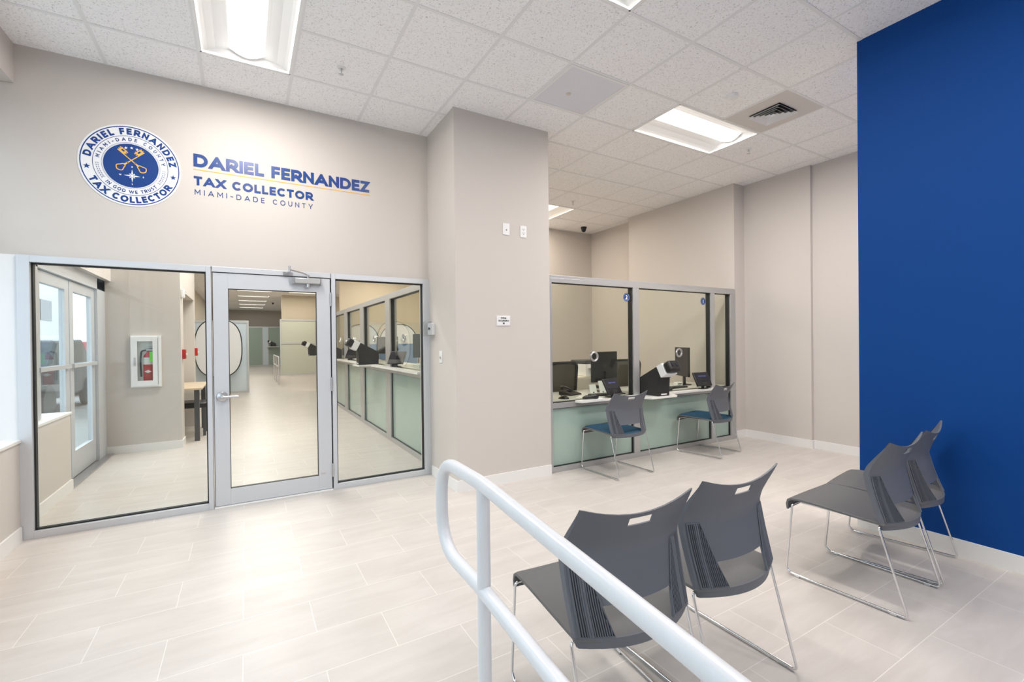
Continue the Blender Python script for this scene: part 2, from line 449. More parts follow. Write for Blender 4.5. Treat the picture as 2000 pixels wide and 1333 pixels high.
fix(4, 6, -7, -6, 'light', 'x', 'added ceiling light, unseen behind the blue wall, farther from the service windows')  # second added lamp, also unseen, for a brighter right side
# unseen troffers added to brighten the right side of the room
fix(2, 3, -7, -5, 'light', 'y', 'added ceiling light, unseen above the frame, close to the blue wall')
fix(1, 2, -8, -6, 'light', 'y', 'added ceiling light, unseen behind the viewpoint, beside the blue wall')
hall = []
for k, jj in enumerate((5, 9, 13, 17, 21, 25, 29, 33, 37, 41, 45)):
    fix(-3, -1, jj, jj+1, 'lighth' if k > 1 else 'light', 'x', 'hall ceiling light number %d' % k)
fix(-4, -2, 7, 8, 'light', 'x', 'added ceiling light, unseen, over the fire cabinet end of the hall')  # not visible, put in to brighten the fire cabinet wall
fix(4, 6, 10, 11, 'lightw', 'x', 'staff'); fix(2, 4, 16, 17, 'lightw', 'x', 'staff')  # first one added to brighten the staff area walls
fix(3, 5, 13, 14, 'lightw', 'x', 'staff'); fix(1, 3, 8, 9, 'lightw', 'x', 'staff')
fix(0, 2, 29, 30, 'lightw', 'x', 'staff'); fix(3, 5, 21, 22, 'lightw', 'x', 'staff')
mb = MB()
for i in range(-6, 10):
    for j in range(-12, 52):
        if (i, j) in skip: continue
        x0, y0 = GX+P61*i, GY+P61*j
        mb.box(x0, x0+P61, y0, y0+P61, C, C+.015)
ceil = struct(mb.build('ceiling', 'ceil', smooth=False))
mb = MB(); tb = .012
def bar_clear(i, j, axis):   # is there a bar on this cell edge? (not inside a 2-cell fixture)
    if axis == 'x': a, b = (i, j-1), (i, j)
    else: a, b = (i-1, j), (i, j)
    for f in FIX:
        c0 = (round((f[0]-GX)/P61), round((f[1]-GX)/P61), round((f[2]-GY)/P61), round((f[3]-GY)/P61))
        if all(c0[0] <= q[0] < c0[1] and c0[2] <= q[1] < c0[3] for q in (a, b)): return False
    return True
for i in range(-6, 11):
    for j in range(-12, 53):
        x0, y0 = GX+P61*i, GY+P61*j
        if bar_clear(i, j, 'x') and i < 10: mb.box(x0+tb, x0+P61-tb, y0-tb, y0+tb, C-.003, C+.001)
        if bar_clear(i, j, 'y') and j < 52: mb.box(x0-tb, x0+tb, y0-tb, y0+P61-tb, C-.003, C+.001)
mb.build('ceiling_grid', 'tbar', ceil, smooth=False)
struct(box('light_stop_slab', -1.9, 7.6, -4.3, 34.3, 3.75, 3.9, 'white'))  # unseen slab added above the tiles to stop light leaking in

WT = 3.74
struct(box('wall_front', -1.66, 1.6437, D, D+.15, 2.006, WT, 'wall'))
struct(box('wall_pillar', 1.6437, 2.6758, 3.828, D+.15, 0, WT, 'wall'))
struct(MB().prism([(6.0414, -4.2), (6.0414, 3.0), (5.997, 3.0), (5.997, 3.8637), (5.773, 3.8637), (5.773, 5.85), (5.99, 5.85), (5.99, 7.1), (7.3, 7.1), (7.3, -4.2)], 2, 0, WT).build('wall_right', 'wall', smooth=False))
struct(box('wall_staff', 4.0, 7.3, 7.1, 7.2, 0, WT, 'wall'))
struct(box('wall_blue', 3.812, 3.95, -4.2, 1.585, 0, WT, 'blue'))
struct(box('wall_rear', -1.9, 7.3, -4.3, -4.2, 0, WT, 'wall'))
# left (street) wall: low wall with sill, header, piers
struct(MB().box(-1.66, -1.3724, -4.2, D, 0, .685).box(-1.66, -1.3724, -4.2, D, 3.205, WT).box(-1.80, -1.66, -4.2, D+.15, 3.0, WT).build('wall_left', 'wall', smooth=False))
struct(box('trim_1', -1.66, -1.362, -4.2, D, .685, .708, 'base', bevel=.003))
# inside the hall on the street side
struct(MB().box(-1.66, -1.436, D+.15, 5.86, 0, .715).box(-1.66, -1.436, D+.15, 7.45, 2.16, WT).build('wall_street', 'wall', smooth=False))
struct(box('trim_2', -1.66, -1.426, D+.15, 5.87, .715, .738, 'base', bevel=.003))
# wall with the fire cabinet, recess beyond it
struct(MB().box(-1.66, -.735, 7.45, 7.75, 0, WT).box(-1.66, -1.2, 7.75, 9.3, 0, WT).box(-1.66, -.735, 9.3, 9.48, 0, WT).box(-1.2, -.735, 7.75, 9.3, 2.1, WT).build('wall_cabinet', 'wall', smooth=False))
struct(box('wall_hall', -1.76, -1.66, 9.48, 33, 0, WT, 'wall_cream'))
struct(box('wall_far', -1.76, 7.3, 33, 33.1, 0, WT, 'wall_grey'))
struct(box('wall_block', 1.42, 7.3, 22.25, 23.0, 0, WT, 'wall_cream'))
struct(box('wall_side', 7.2, 7.3, 7.2, 33, 0, WT, 'wall_cream'))
struct(box('wall_divider', 2.4, 7.2, 14.1, 14.2, 0, WT, 'wall_cream'))
B = .013
def baseboard(name, segs, h=.10):
    mb = MB()
    for s in segs: mb.box(*s[:4], 0, h)
    return struct(mb.build(name, 'base', smooth=False))
baseboard('baseboard_pillar', [(1.6437-B, 1.6437, 3.828-B, D-.06), (1.6437, 2.672, 3.828-B, 3.828)])
baseboard('baseboard_left', [(-1.3724, -1.3724+B, -4.2, D-.03)])
baseboard('baseboard_street', [(-1.436, -1.436+B, D+.16, 5.86)])
baseboard('baseboard_right', [(5.997-B, 5.997, 3.0, 3.8637), (6.0414-B, 6.0414, -4.2, 3.0), (5.997-B, 6.0414-B, 3.0-B, 3.0), (5.773, 5.997-B, 3.8637-B, 3.8637)])
baseboard('baseboard_blue', [(3.812-B, 3.812, -4.2, 1.585), (3.812-B, 3.95, 1.585, 1.585+B)])
baseboard('baseboard_cabinet', [(-1.50, -.735, 7.45-B, 7.45), (-.735, -.735+B, 7.45-B, 7.75)])
baseboard('baseboard_staff', [(5.99-B, 5.99, 5.9, 7.08)])

# ------------------------------------------------------------ glazed wall: two fixed windows and the door
def window(name, x0, x1, z0, z1, y, fr, fx0, fx1, fz0, fz1, sill, glassm='glass', label=None):
    """x0..z1 the glass opening, fx.. the outer frame"""
    e = sempty(name, label)
    f = MB()
    f.box(fx0, x0-.006, y-.02, y+.10, fz0, fz1).box(x1+.006, fx1, y-.02, y+.10, fz0, fz1)
    f.box(x0-.006, x1+.006, y-.02, y+.10, z1+.006, fz1).box(x0-.006, x1+.006, y-.02, y+.10, fz0, z0-.006)
    f.build('window_frame', fr, e, smooth=False, bevel=.0015)
    g = MB()
    for a, b, c, d in ((x0-.006, x0+.004, z0-.006, z1+.006), (x1-.004, x1+.006, z0-.006, z1+.006), (x0, x1, z0-.006, z0+.004), (x0, x1, z1-.004, z1+.006)):
        g.box(a, b, y+.012, y+.05, c, d)
    g.build('gasket', 'gasket', e, smooth=False)
    MB().box(x0, x1, y+.028, y+.034, z0, z1).build('pane', glassm, e, smooth=False)
    return e
window('window_1', -1.300, -.278, .056, 1.952, D, 'alu', -1.3724, -.238, 0, 2.006, 0)
window('window_2', .735, 1.571, .056, 1.952, D, 'alu', .693, 1.6437, 0, 2.006, 0)
d = sempty('door_1')
f = MB(); f.box(-.232, .688, D-.02, D+.10, 1.962, 2.006)
f.build('door_frame', 'alu', d, smooth=False, bevel=.0015)
LY = D-.012
f = MB(); f.box(-.226, -.119, LY, LY+.045, .016, 1.956).box(.567, .682, LY, LY+.045, .016, 1.956)
f.box(-.119, .567, LY, LY+.045, 1.828, 1.956).box(-.119, .567, LY, LY+.045, .016, .148)
f.build('door_leaf', 'alu', d, smooth=False, bevel=.0015)
f = MB()
for a, b, c, e2 in ((-.119, -.115, .148, 1.828), (.563, .567, .148, 1.828), (-.119, .567, .148, .152), (-.119, .567, 1.824, 1.828)): f.box(a, b, LY+.006, LY+.04, c, e2)
f.build('gasket', 'gasket', d, smooth=False)
MB().box(-.117, .565, LY+.02, LY+.026, .15, 1.826).build('pane', 'glass', d, smooth=False)
MB().box(-.2315, -.2265, D+.02, D+.05, .01, 1.962).box(.6825, .6925, D+.02, D+.05, .01, 1.962).box(-.23, .69, D+.02, D+.05, 1.9565, 1.9615).build('door_stop', 'gasket', d, smooth=False)
box('threshold', -.232, .69, D-.03, D+.11, 0, .012, 'base', d, bevel=.002)
f = MB(); hx, hz = -.172, .925
f.lathe([(.030, 0), (.041, .003), (.041, .012), (.036, .018), (.016, .022), (.014, .045)], (hx, LY, hz), ax_dir=(0, -1, 0), n=28)
f.tube(fillet([(hx, LY-.04, hz), (hx, LY-.058, hz), (hx+.06, LY-.058, hz), (hx+.118, LY-.056, hz-.002)], .016), [.0105]*14, 12)
f.build('door_handle', 'steel', d)
for z in (1.766, .982, .187):
    f = MB(); f.cyl((.688, D-.024, z-.062), (.688, D-.024, z+.062), .0075, 12)
    f.cyl((.688, D-.024, z-.021), (.688, D-.024, z-.019), .0085, 12)
    f.cyl((.688, D-.024, z+.019), (.688, D-.024, z+.021), .0085, 12)
    f.build('hinge', 'steel', d)
c = MB(); c.box(.385, .595, LY-.055, LY, 1.896, 1.944).build('door_closer', 'alu_d', d, bevel=.006)
MB().lathe([(.017, 0), (.017, .03), (.012, .033)], (.495, LY-.028, 1.896), ax_dir=(0, 0, -1)).box(.365, .384, LY-.05, LY, 1.892, 1.948).box(.596, .607, LY-.05, LY, 1.89, 1.944).build('closer_cap', 'steel', d)
a = MB(); a.tube([(.495, LY-.03, 1.946), (.495, LY-.03, 1.975)], .012, 10)
a.tube(fillet([(.495, LY-.03, 1.972), (.46, LY-.05, 1.985), (.34, LY-.10, 2.004)], .015), .0065, 8)
a.cyl((.34, LY-.10, 1.985), (.34, LY-.10, 2.035), .0095, 12)
a.tube([(.34, LY-.10, 1.99), (.325, LY-.008, 1.985)], .0065, 8)
a.box(.295, .372, D-.032, D-.02, 1.968, 1.992)
a.build('closer_arm', 'steel', d)
box('door_label', .585, .625, LY-.001, LY, .158, .17, 'steel', d)
# white panel that closes the window recess on the street side
struct(box('trim_3', -1.66, -1.3724, D-.004, D+.10, .708, 2.006, 'white'))

# street side glazing (left wall and hall)
def mull(name, y0, y1, ys, z0, z1, x=-1.62, bars=()):
    e = sempty(name)
    f = MB()
    for y in ys: f.box(x-.03, x+.03, y-.025, y+.025, z0, z1)
    f.box(x-.03, x+.03, y0, y1, z0, z0+.05).box(x-.03, x+.03, y0, y1, z1-.05, z1)
    for z in bars: f.box(x-.03, x+.03, y0, y1, z-.025, z+.025)
    f.build('window_frame', 'alu', e, smooth=False)
    MB().box(x-.004, x+.004, y0, y1, z0, z1).build('pane', 'glass', e, smooth=False)
    return e
mull('window_3', -4.2, D-.01, [-4.17, -2.9, -1.6, -.3, 1.0, 2.2, 3.4, D-.04], .708, 3.205, bars=(2.15,))
mull('window_4', D+.16, 5.28, [D+.2, 4.95, 5.25], .738, 2.16, x=-1.60)
d = sempty('door_2')
f = MB(); X0 = -1.545
f.box(X0-.05, X0+.05, 5.28, 5.33, 0, 2.16).box(X0-.05, X0+.05, 7.12, 7.45, 0, 2.16).box(X0-.05, X0+.05, 5.28, 7.45, 2.03, 2.16)
f.build('door_frame', 'alu', d, smooth=False)
for k, (a, b) in enumerate(((5.34, 6.21), (6.23, 7.11))):
    g = MB()
    g.box(X0-.022, X0+.022, a, a+.12, .02, 2.02).box(X0-.022, X0+.022, b-.12, b, .02, 2.02)
    g.box(X0-.022, X0+.022, a+.12, b-.12, 1.92, 2.02).box(X0-.022, X0+.022, a+.12, b-.12, .02, .28)
    g.box(X0+.03, X0+.05, a+.03, b-.03, 1.14, 1.18)
    g.build('door_leaf', 'alu', d, smooth=False)
    MB().box(X0-.004, X0+.004, a+.12, b-.12, .28, 1.92).build('pane', 'glass', d, smooth=False)
box('threshold', X0-.06, X0+.12, 5.28, 7.44, 0, .015, 'steel', d)

# ------------------------------------------------------------ ceiling fixtures
def troffer(f, n):
    x0, x1, y0, y1, kind, axis, label = f
    L = (y1-y0 if axis == 'y' else x1-x0)-.02; W = .59
    rz = 0 if axis == 'y' else PI/2
    t = thing('ceiling_light', label, 'ceiling light', ((x0+x1)/2, (y0+y1)/2, C), rz)
    h = L/2
    b = MB()
    # frame lip
    b.box(-W/2-.008, -W/2+.012, -h, h, -.006, .012).box(W/2-.012, W/2+.008, -h, h, -.006, .012)
    b.box(-W/2, W/2, -h-.008, -h+.012, -.006, .012).box(-W/2, W/2, h-.012, h+.008, -.006, .012)
    b.build('light_frame', 'troffer', t, smooth=False)
    r = MB()
    for s in (-1, 1):
        prof = [(s*(W/2-.012), .004), (s*.25, .030), (s*.20, .052), (s*.14, .064), (s*.10, .068)]
        for (a, za), (c2, zc) in zip(prof, prof[1:]):
            r.add([(a, -h, za), (c2, -h, zc), (c2, h, zc), (a, h, za)], [(0, 1, 2, 3)])
    ends = [(-(W/2-.012), .004), (-.25, .030), (-.20, .052), (-.14, .064), (0, .08), (.14, .064), (.20, .052), (.25, .030), (W/2-.012, .004)]
    for s in (-1, 1):
        vs = [(a, s*h, z) for a, z in ends]; r.add(vs, [tuple(range(len(vs)))])
    r.box(-W/2, W/2, -h, h, .085, .10)
    r.build('reflector', 'troffer', t)
    l = MB(); k = 8
    pr = [(-.115+.23*i/k, .066-.040*sin(PI*i/k)) for i in range(k+1)]
    e2 = h-.03
    for (a, za), (c2, zc) in zip(pr, pr[1:]): l.add([(a, -e2, za), (c2, -e2, zc), (c2, e2, zc), (a, e2, za)], [(0, 1, 2, 3)])
    l.build('lens', {'lightw': 'lensw', 'lighth': 'lensh'}.get(kind, 'lens'), t)
    ld = bpy.data.lights.new('troffer_lamp', 'AREA'); ld.shape = 'RECTANGLE'; ld.size = .21; ld.size_y = 2*e2-.02
    ld.energy = LAMP_POWER*{'lightw': .82, 'lighth': .62}.get(kind, 1); ld.color = {'lightw': (1.0, .88, .74), 'lighth': (1.0, .95, .90)}.get(kind, (1.0, .945, .90))
    lo = bpy.data.objects.new('troffer_lamp', ld); col.objects.link(lo); lo.parent = t; lo.location = (0, 0, .018)
    for s in (-1, 1): MB().prism(pr+[(.115, .08), (-.115, .08)], 1, s*e2, s*(e2+.012)).build('lens_end_cap', 'troffer', t)
    return t
hn = 0
ordl = ['first', 'second', 'third', 'fourth', 'fifth', 'sixth', 'seventh', 'eighth', 'ninth', 'tenth', 'eleventh']
for n, f in enumerate(FIX):
    x0, x1, y0, y1, kind, axis, label = f
    if kind.startswith('light'):
        t = troffer(f, n)
        if label.startswith('hall'):
            t['label'] = 'ceiling light above the hall behind the glass door, %s from the glass' % ordl[hn]; t['group'] = 'ceiling lights along the hall'; hn += 1
        elif label == 'staff':
            t['label'] = 'warm ceiling light over the staff area, %s' % {(3, 13): 'beside the cream dividing wall', (1, 8): 'behind the hall service counter', (4, 10): 'added to brighten it, next to the back wall of the teller room', (2, 16): 'between the oval backdrops and the worktop', (0, 29): 'in front of the tall cream block', (3, 21): 'near the far side wall'}[(round((x0-GX)/P61), round((y0-GY)/P61))]
    elif kind == 'grille':
        t = thing('return_air_grille', 'square white perforated return grille in the ceiling right of the pillar', 'vent', ((x0+x1)/2, (y0+y1)/2, C))
        MB().box(-.296, .296, -.296, -.275, -.007, .01).box(-.296, .296, .275, .296, -.007, .01).box(-.296, -.275, -.275, .275, -.007, .01).box(.275, .296, -.275, .275, -.007, .01).build('grille_frame', 'white', t, smooth=False)
        MB().box(-.275, .275, -.275, .275, -.003, .01).build('grille_face', 'louver', t, smooth=False)
        MB().lathe([(.022, 0), (.022, .004), (.012, .008)], (-.06, .06, -.003), ax_dir=(0, 0, -1)).build('screw_cap', 'cream', t)
    else:
        t = thing('air_supply_diffuser', 'square supply air diffuser with stepped louvres in a plain ceiling panel', 'vent', ((x0+x1)/2, (y0+y1)/2, C))
        MB().box(-.296, .296, -.296, .296, -.004, .01).build('panel', 'dpanel', t, smooth=False)
        q = MB()
        MB().box(-.145, .145, -.145, .145, -.0055, -.0035).build('throat', 'black', t, smooth=False)
        for k, a in enumerate((.15, .115, .08, .045)):
            z = -.022+k*.001
            bq = a-.022
            for s in range(4):
                R = Matrix.Rotation(s*PI/2, 4, 'Z')
                vs = [R @ Vector(p) for p in ((-a, -a, z-.004), (a, -a, z-.004), (bq, -bq, z+.016), (-bq, -bq, z+.016))]
                vs2 = [p+Vector((0, 0, .002)) for p in vs]
                q.add(vs+vs2, [(0, 1, 2, 3), (7, 6, 5, 4), (0, 4, 5, 1), (2, 6, 7, 3), (1, 5, 6, 2), (0, 3, 7, 4)])
        q.box(-.02, .02, -.02, .02, -.024, -.021)
        q.build('louvre', 'white', t, smooth=False)

def sprinkler(x, y, label):
    t = thing('sprinkler_head', label, 'sprinkler', (x, y, C), 0)
    MB().lathe([(.032, -.001), (.032, .004), (.02, .008)], (0, 0, 0), ax_dir=(0, 0, -1)).build('escutcheon', 'white', t)
    m2 = MB().cyl((0, 0, 0), (0, 0, -.03), .006, 8).lathe([(.017, 0), (.017, .002)], (0, 0, -.052), ax_dir=(0, 0, -1), n=12)
    m2.tube([(0, -.004, -.02), (0, -.013, -.035), (0, -.003, -.052)], .002, 6).tube([(0, .004, -.02), (0, .013, -.035), (0, .003, -.052)], .002, 6)
    m2.build('deflector', 'steel', t)
sprinkler(.665, 3.705, 'small ceiling sprinkler head between the big light and the pillar')
sprinkler(4.88, 3.082, 'small ceiling sprinkler head right of the ceiling light by the supply diffuser')
sprinkler(4.324, 5.542, 'small ceiling sprinkler head above the teller room beside the pillar')
t = thing('smoke_detector', 'round white smoke detector on the ceiling near the supply diffuser', 'smoke detector', (3.683, 2.472, C))
MB().lathe([(.05, 0), (.052, .012), (.045, .026), (.025, .034), (.0, .035)], ax_dir=(0, 0, -1)).build('detector_body', 'white', t)
def dome(x, y, label):
    t = thing('dome_camera', label, 'security camera', (x, y, C))
    MB().lathe([(.055, 0), (.055, .02), (.05, .03)], ax_dir=(0, 0, -1)).build('camera_base', 'black', t)
    MB().lathe([(.047, 0), (.045, .02), (.036, .045), (.02, .06), (0, .064)], (0, 0, -.03), ax_dir=(0, 0, -1)).build('camera_dome', 'screen', t)
dome(5.492, 6.722, 'black dome camera on the ceiling above the teller room corner')
dome(1.05, 19.2, 'black dome camera on the hall ceiling beside the tall cream block')
dome(1.25, 26.5, 'black dome camera on the hall ceiling near the far grey wall')

# ------------------------------------------------------------ round seal and wall lettering
SX, SZ = -.738, 2.742
t = thing('county_seal_sign', 'round blue and white county seal with crossed gold keys on the wall', 'sign', (0, 0, 0))
Y0 = D-.0002
def disc(mb, r, y0, dp, cxz=(SX, SZ), n=72): mb.lathe([(r, 0), (r, dp)], (cxz[0], y0, cxz[1]), ax_dir=(0, -1, 0), n=n)
def ring(mb, ro, ri, y0, dp, n=96, cxz=(SX, SZ)):
    vs = []
    for k in range(n):
        a = 2*PI*k/n
        for r, yy in ((ro, y0), (ro, y0-dp), (ri, y0-dp), (ri, y0)): vs.append((cxz[0]+r*cos(a), yy, cxz[1]+r*sin(a)))
    fs = []
    for k in range(n):
        k2 = (k+1) % n
        for q in range(4): fs.append((k*4+q, k*4+(q+1) % 4, k2*4+(q+1) % 4, k2*4+q))
    mb.add(vs, fs)
b = MB(); disc(b, .311, Y0, .003); b.build('seal_disc', 'vwhite', t, ang=30)
Y1 = Y0-.003
b = MB(); ring(b, .299, .2925, Y1, .001); ring(b, .2275, .2245, Y1, .001)
ring(b, .1765, .1752, Y1, .001)
for k in range(120):
    a = 2*PI*k/120; b.box(SX+.1715*cos(a)-.0011, SX+.1715*cos(a)+.0011, Y1-.001, Y1, SZ+.1715*sin(a)-.0011, SZ+.1715*sin(a)+.0011)
b.build('seal_ring', 'navy', t, ang=30)
b = MB(); disc(b, .1665, Y1, .001); b.build('seal_center', 'navy', t, ang=30)
b = MB()
arc_text(b, 'DARIEL FERNANDEZ', .048, .0125, (SX, SZ), .2365, 173, 8, Y1, ws=1.08)
arc_text(b, 'TAX COLLECTOR', .048, .0125, (SX, SZ), .2845, 207, 333, Y1, inward=True, ws=1.08)
arc_text(b, 'MIAMI-DADE COUNTY', .025, .0048, (SX, SZ), .1885, 171, 10, Y1)
arc_text(b, 'IN GOD WE TRUST', .025, .0048, (SX, SZ), .2135, 223, 318, Y1, inward=True)
b.build('seal_lettering', 'navy', t, smooth=False)
def star(mb, x, z, r, y0, dp=.001, pts=5, ri=.42, rot=90):
    P2 = []
    for k in range(pts*2):
        a = math.radians(rot)+PI*k/pts; rr = r if k % 2 == 0 else r*ri; P2.append((x+rr*cos(a), z+rr*sin(a)))
    P2 = P2[::-1]
    mb.prism(P2, 1, y0-dp, y0)
b = MB()
for s, a in ((-1, 190), (1, -10.5)): star(b, SX+.263*cos(math.radians(a)), SZ+.263*sin(math.radians(a)), .021, Y1)
# laurel sprigs
for s in (-1, 1):
    for k in range(8):
        a = math.radians(183+k*4.3) if s < 0 else math.radians(-3-k*4.3)
        for dr, tl in ((.006, 1), (-.006, -1)):
            x, z = SX+(.201+dr)*cos(a), SZ+(.201+dr)*sin(a); ln = .006+.0006*k
            ta = a+(PI/2 if s > 0 else -PI/2)+tl*.5*s*(1 if s > 0 else 1)
            dx, dz = cos(ta), sin(ta)
            b.prism([(x-dx*ln, z-dz*ln), (x-dz*.0022, z+dx*.0022), (x+dx*ln, z+dz*ln), (x+dz*.0022, z-dx*.0022)], 1, Y1-.001, Y1)
b.build('seal_star', 'navy', t, smooth=False)
Y2 = Y1-.001
b = MB()
for s in (-1, 1):
    def K(u, v):   # u along the key from the bow (0) to the bit (1), v across
        o = Vector((s*.079, -.030)); dv = (Vector((-s*.078, .112))-o); Ln = dv.length; dv.normalize(); nn = Vector((-dv.y, dv.x))*(-s)
        q = o+dv*u*Ln+nn*v; return (SX+q.x, SZ+q.y)
    def poly(pts, dp=.0008+(.0003 if s > 0 else 0)):
        b.prism([K(*p) for p in pts], 1, Y2-dp, Y2)
    for q in ribbon([K(.10+.14*cos(a2), .021*sin(a2)*(1+.25*cos(a2*3))) for a2 in [2*PI*i/20 for i in range(21)]], .0062):
        b.prism([tuple(p) for p in q], 1, Y2-.001, Y2)
    poly([(.24, -.007), (.24, .007), (.36, .004), (.36, -.004)])
    poly([(.34, -.0065), (.34, .0065), (.375, .0065), (.375, -.0065)])
    poly([(.36, -.0032), (.36, .0032), (1.02, .0032), (1.02, -.0032)])
    # square bit with notches
    for (u0_, u1_, v0_, v1_) in ((.78, .84, .003, .032), (.94, 1.0, .003, .032), (.84, .94, .003, .012), (.84, .94, .024, .032), (.875, .905, .03, .038), (.74, .79, .010, .017), (.74, .79, .023, .030), (.99, 1.03, .010, .017), (.99, 1.03, .023, .030), (.80, .82, .03, .036), (.96, .98, .03, .036)):
        poly([(u0_, v0_), (u0_, v1_), (u1_, v1_), (u1_, v0_)])
b.build('crossed_keys', 'gold', t, smooth=False)
b = MB()
for dx, dz in ((-.031, .132), (.003, .137), (.036, .132)): star(b, SX+dx, SZ+dz, .0115, Y2)
cxx, czz = SX+.004, SZ-.077
star(b, cxx, czz, .027, Y2, .0006, 4, .32, 45); star(b, cxx, czz, .05, Y2, .001, 4, .2, 90)
for ch, dx, dz in (('N', .004, -.014), ('S', .004, -.147), ('W', -.067, -.083), ('E', .072, -.083)):
    put_text(b, ch, .0115, .0028, None, (SX+dx-G[ch][0]*.0115/2, Y2, SZ+dz), (1, 0, 0), (0, 0, 1), (0, -1, 0), .001)
b.build('compass_rose', 'vwhite', t, smooth=False)
b = MB(); ring(b, .0115, .0095, Y2-.001, .0006, 24, (cxx, czz)); b.build('compass_ring', 'navy', t)

t = thing('wall_lettering', 'three lines of navy lettering with a thin gold rule, beside the round seal', 'sign', (0, 0, 0))
b = MB(); put_text(b, 'DARIEL FERNANDEZ', .105, .0265, 1.397, (-.345, D, 2.812), (1, 0, 0), (0, 0, 1), (0, -1, 0), .002, ws=1.14); lab(b.build('name_lettering', 'navy', t, smooth=False), 'large bold top line of navy capitals')
b = MB(); put_text(b, 'TAX COLLECTOR', .073, .0185, .893, (-.344, D, 2.662), (1, 0, 0), (0, 0, 1), (0, -1, 0), .002, ws=1.14); lab(b.build('title_lettering', 'navy', t, smooth=False), 'bold middle line of navy capitals')
b = MB(); put_text(b, 'MIAMI-DADE COUNTY', .044, .0058, .886, (-.340, D, 2.584), (1, 0, 0), (0, 0, 1), (0, -1, 0), .002); lab(b.build('county_lettering', 'navy', t, smooth=False), 'thin spaced bottom line of navy capitals')
lab(box('gold_rule', -.345, 1.054, D-.002, D, 2.786, 2.793, 'gold', t), 'thin gold rule under the top line')

# ------------------------------------------------------------ plates and signs on the pillar
def plate(name, label, cat, loc, rz, w, h, dots, m='white'):
    t = thing(name, label, cat, loc, rz)
    MB().box(-w/2, w/2, -.006, 0, -h/2, h/2).build('cover_plate', m, t, bevel=.002)
    b = MB()
    for (x, z, sx, sz) in dots: b.box(x-sx/2, x+sx/2, -.0075, -.0055, z-sz/2, z+sz/2)
    b.build('socket' if cat == 'outlet' else 'port', 'ink' if cat == 'outlet' else 'dgrey', t, smooth=False)
    return t
plate('cable_plate', 'white wall plate with one small port, high on the pillar, left of the outlet', 'wall plate', (2.176, 3.828, 2.438), 0, .072, .112, [(0, -.008, .011, .011)])
plate('power_outlet', 'white duplex power outlet high on the pillar, right of the cable plate', 'outlet', (2.37, 3.828, 2.434), 0, .070, .114, [(-.008, .024, .003, .009), (.008, .024, .003, .008), (0, .012, .006, .005), (-.008, -.014, .003, .009), (.008, -.014, .003, .008), (0, -.028, .006, .005)])
t = thing('occupancy_sign', 'small framed white sign with the total occupancy, low centre of the pillar', 'sign', (2.134, 3.828, 1.557))
MB().box(-.073, .073, -.006, 0, -.048, .048).build('sign_frame', 'tbar', t, bevel=.002)
MB().box(-.066, .066, -.0075, -.005, -.041, .041).build('sign_plate', 'white', t, smooth=False)
b = MB()
for s, wd, z in (('TOTAL', .062, .016), ('OCCUPANCY', .118, -.008), ('98', .020, -.033)):
    put_text(b, s, .017, .0042, wd, (-wd/2, -.0075, z), (1, 0, 0), (0, 0, 1), (0, -1, 0), .0006)
b.build('sign_lettering', 'ink', t, smooth=False)
t = thing('alarm_sounder', 'white wall device under a clear cover on the pillar beside the glass', 'alarm', (1.6437, 4.40, 1.492), -PI/2)
MB().box(-.045, .045, -.045, 0, -.06, .06).build('device_body', 'white', t, bevel=.004)
MB().box(-.075, .075, -.085, -.047, -.072, .072).build('clear_cover', 'clearp', t, bevel=.004)
MB().cyl((.0, -.045, .005), (.0, -.052, .005), .012, 12).box(-.005, .03, -.052, -.045, .0, .009).build('lens', 'dgrey', t)
t = thing('key_switch', 'narrow white key switch plate on the pillar side, below the alarm device', 'switch', (1.6437, 4.20, 1.216), -PI/2)
MB().box(-.036, .036, -.006, 0, -.058, .058).build('cover_plate', 'white', t, bevel=.002)
MB().cyl((0, -.006, -.008), (0, -.012, -.008), .012, 14).build('key_barrel', 'steel', t)

# ------------------------------------------------------------ service window partitions
def partition(name, label, cat, pane_x, z_sill, frames, y=0.0, z_top=2.038, gasket=True, depth=.09, rings=()):
    """local: runs along +x, customer face at y=0. pane_x list of (x0,x1) glass openings, frames (x0,x1) full length"""
    t = thing(name, label, cat)
    f = MB(); a, b = frames; zh = 1.962
    f.box(a, b, 0, depth, zh, z_top-.03).box(a, b, .004, depth-.004, z_top-.03, z_top)
    f.box(a, b, 0, depth, 0, .055).box(a, b, .003, depth, z_sill-.055, z_sill)
    ed = [a]
    for p in pane_x: ed += [p[0], p[1]]
    ed.append(b)
    for i in range(0, len(ed), 2):
        for z0, z1 in ((.055, z_sill-.055), (z_sill, zh)): f.box(ed[i], ed[i+1], 0, depth, z0, z1)
    f.build('partition_frame', 'alu_d', t, smooth=False, bevel=.0015)
    g = MB()
    for (p0, p1) in pane_x:
        for z0, z1 in ((.055, z_sill-.055), (z_sill, zh)):
            g.box(p1-.012, p1, .02, depth*.8, z0, z1); g.box(p0, p1-.012, .02, depth*.7, z1-.006, z1)
            g.box(p0, p1-.012, .02, depth*.7, z0, z0+.008); g.box(p0, p0+.004, .02, depth*.7, z0, z1)
    g.build('gasket', 'gasket', t, smooth=False)
    for k, (p0, p1) in enumerate(pane_x):
        MB().box(p0+.004, p1-.012, .040, .048, z_sill+.008, zh-.006).build('service_pane', 'glassp', t, smooth=False)
        lab(MB().box(p0+.004, p1-.012, .034, .048, .063, z_sill-.061).build('lower_panel', 'green', t, smooth=False), 'pale green frosted lower panel')
    for (x, z) in rings:
        MB().torus((x, .03, z), .047, .0115, (0, 1, 0)).build('speaking_ring', 'steel', t)
    return t
PY = 3.847
p = partition('teller_partition', 'silver framed glass partition with two numbered service windows, right of the pillar', 'partition',
              [(2.717, 3.858), (3.951, 5.248), (5.322, 5.655)], .715, (2.6765, 5.76), rings=[(3.297, 1.183), (4.665, 1.195)])
p.location = (0, PY, 0)
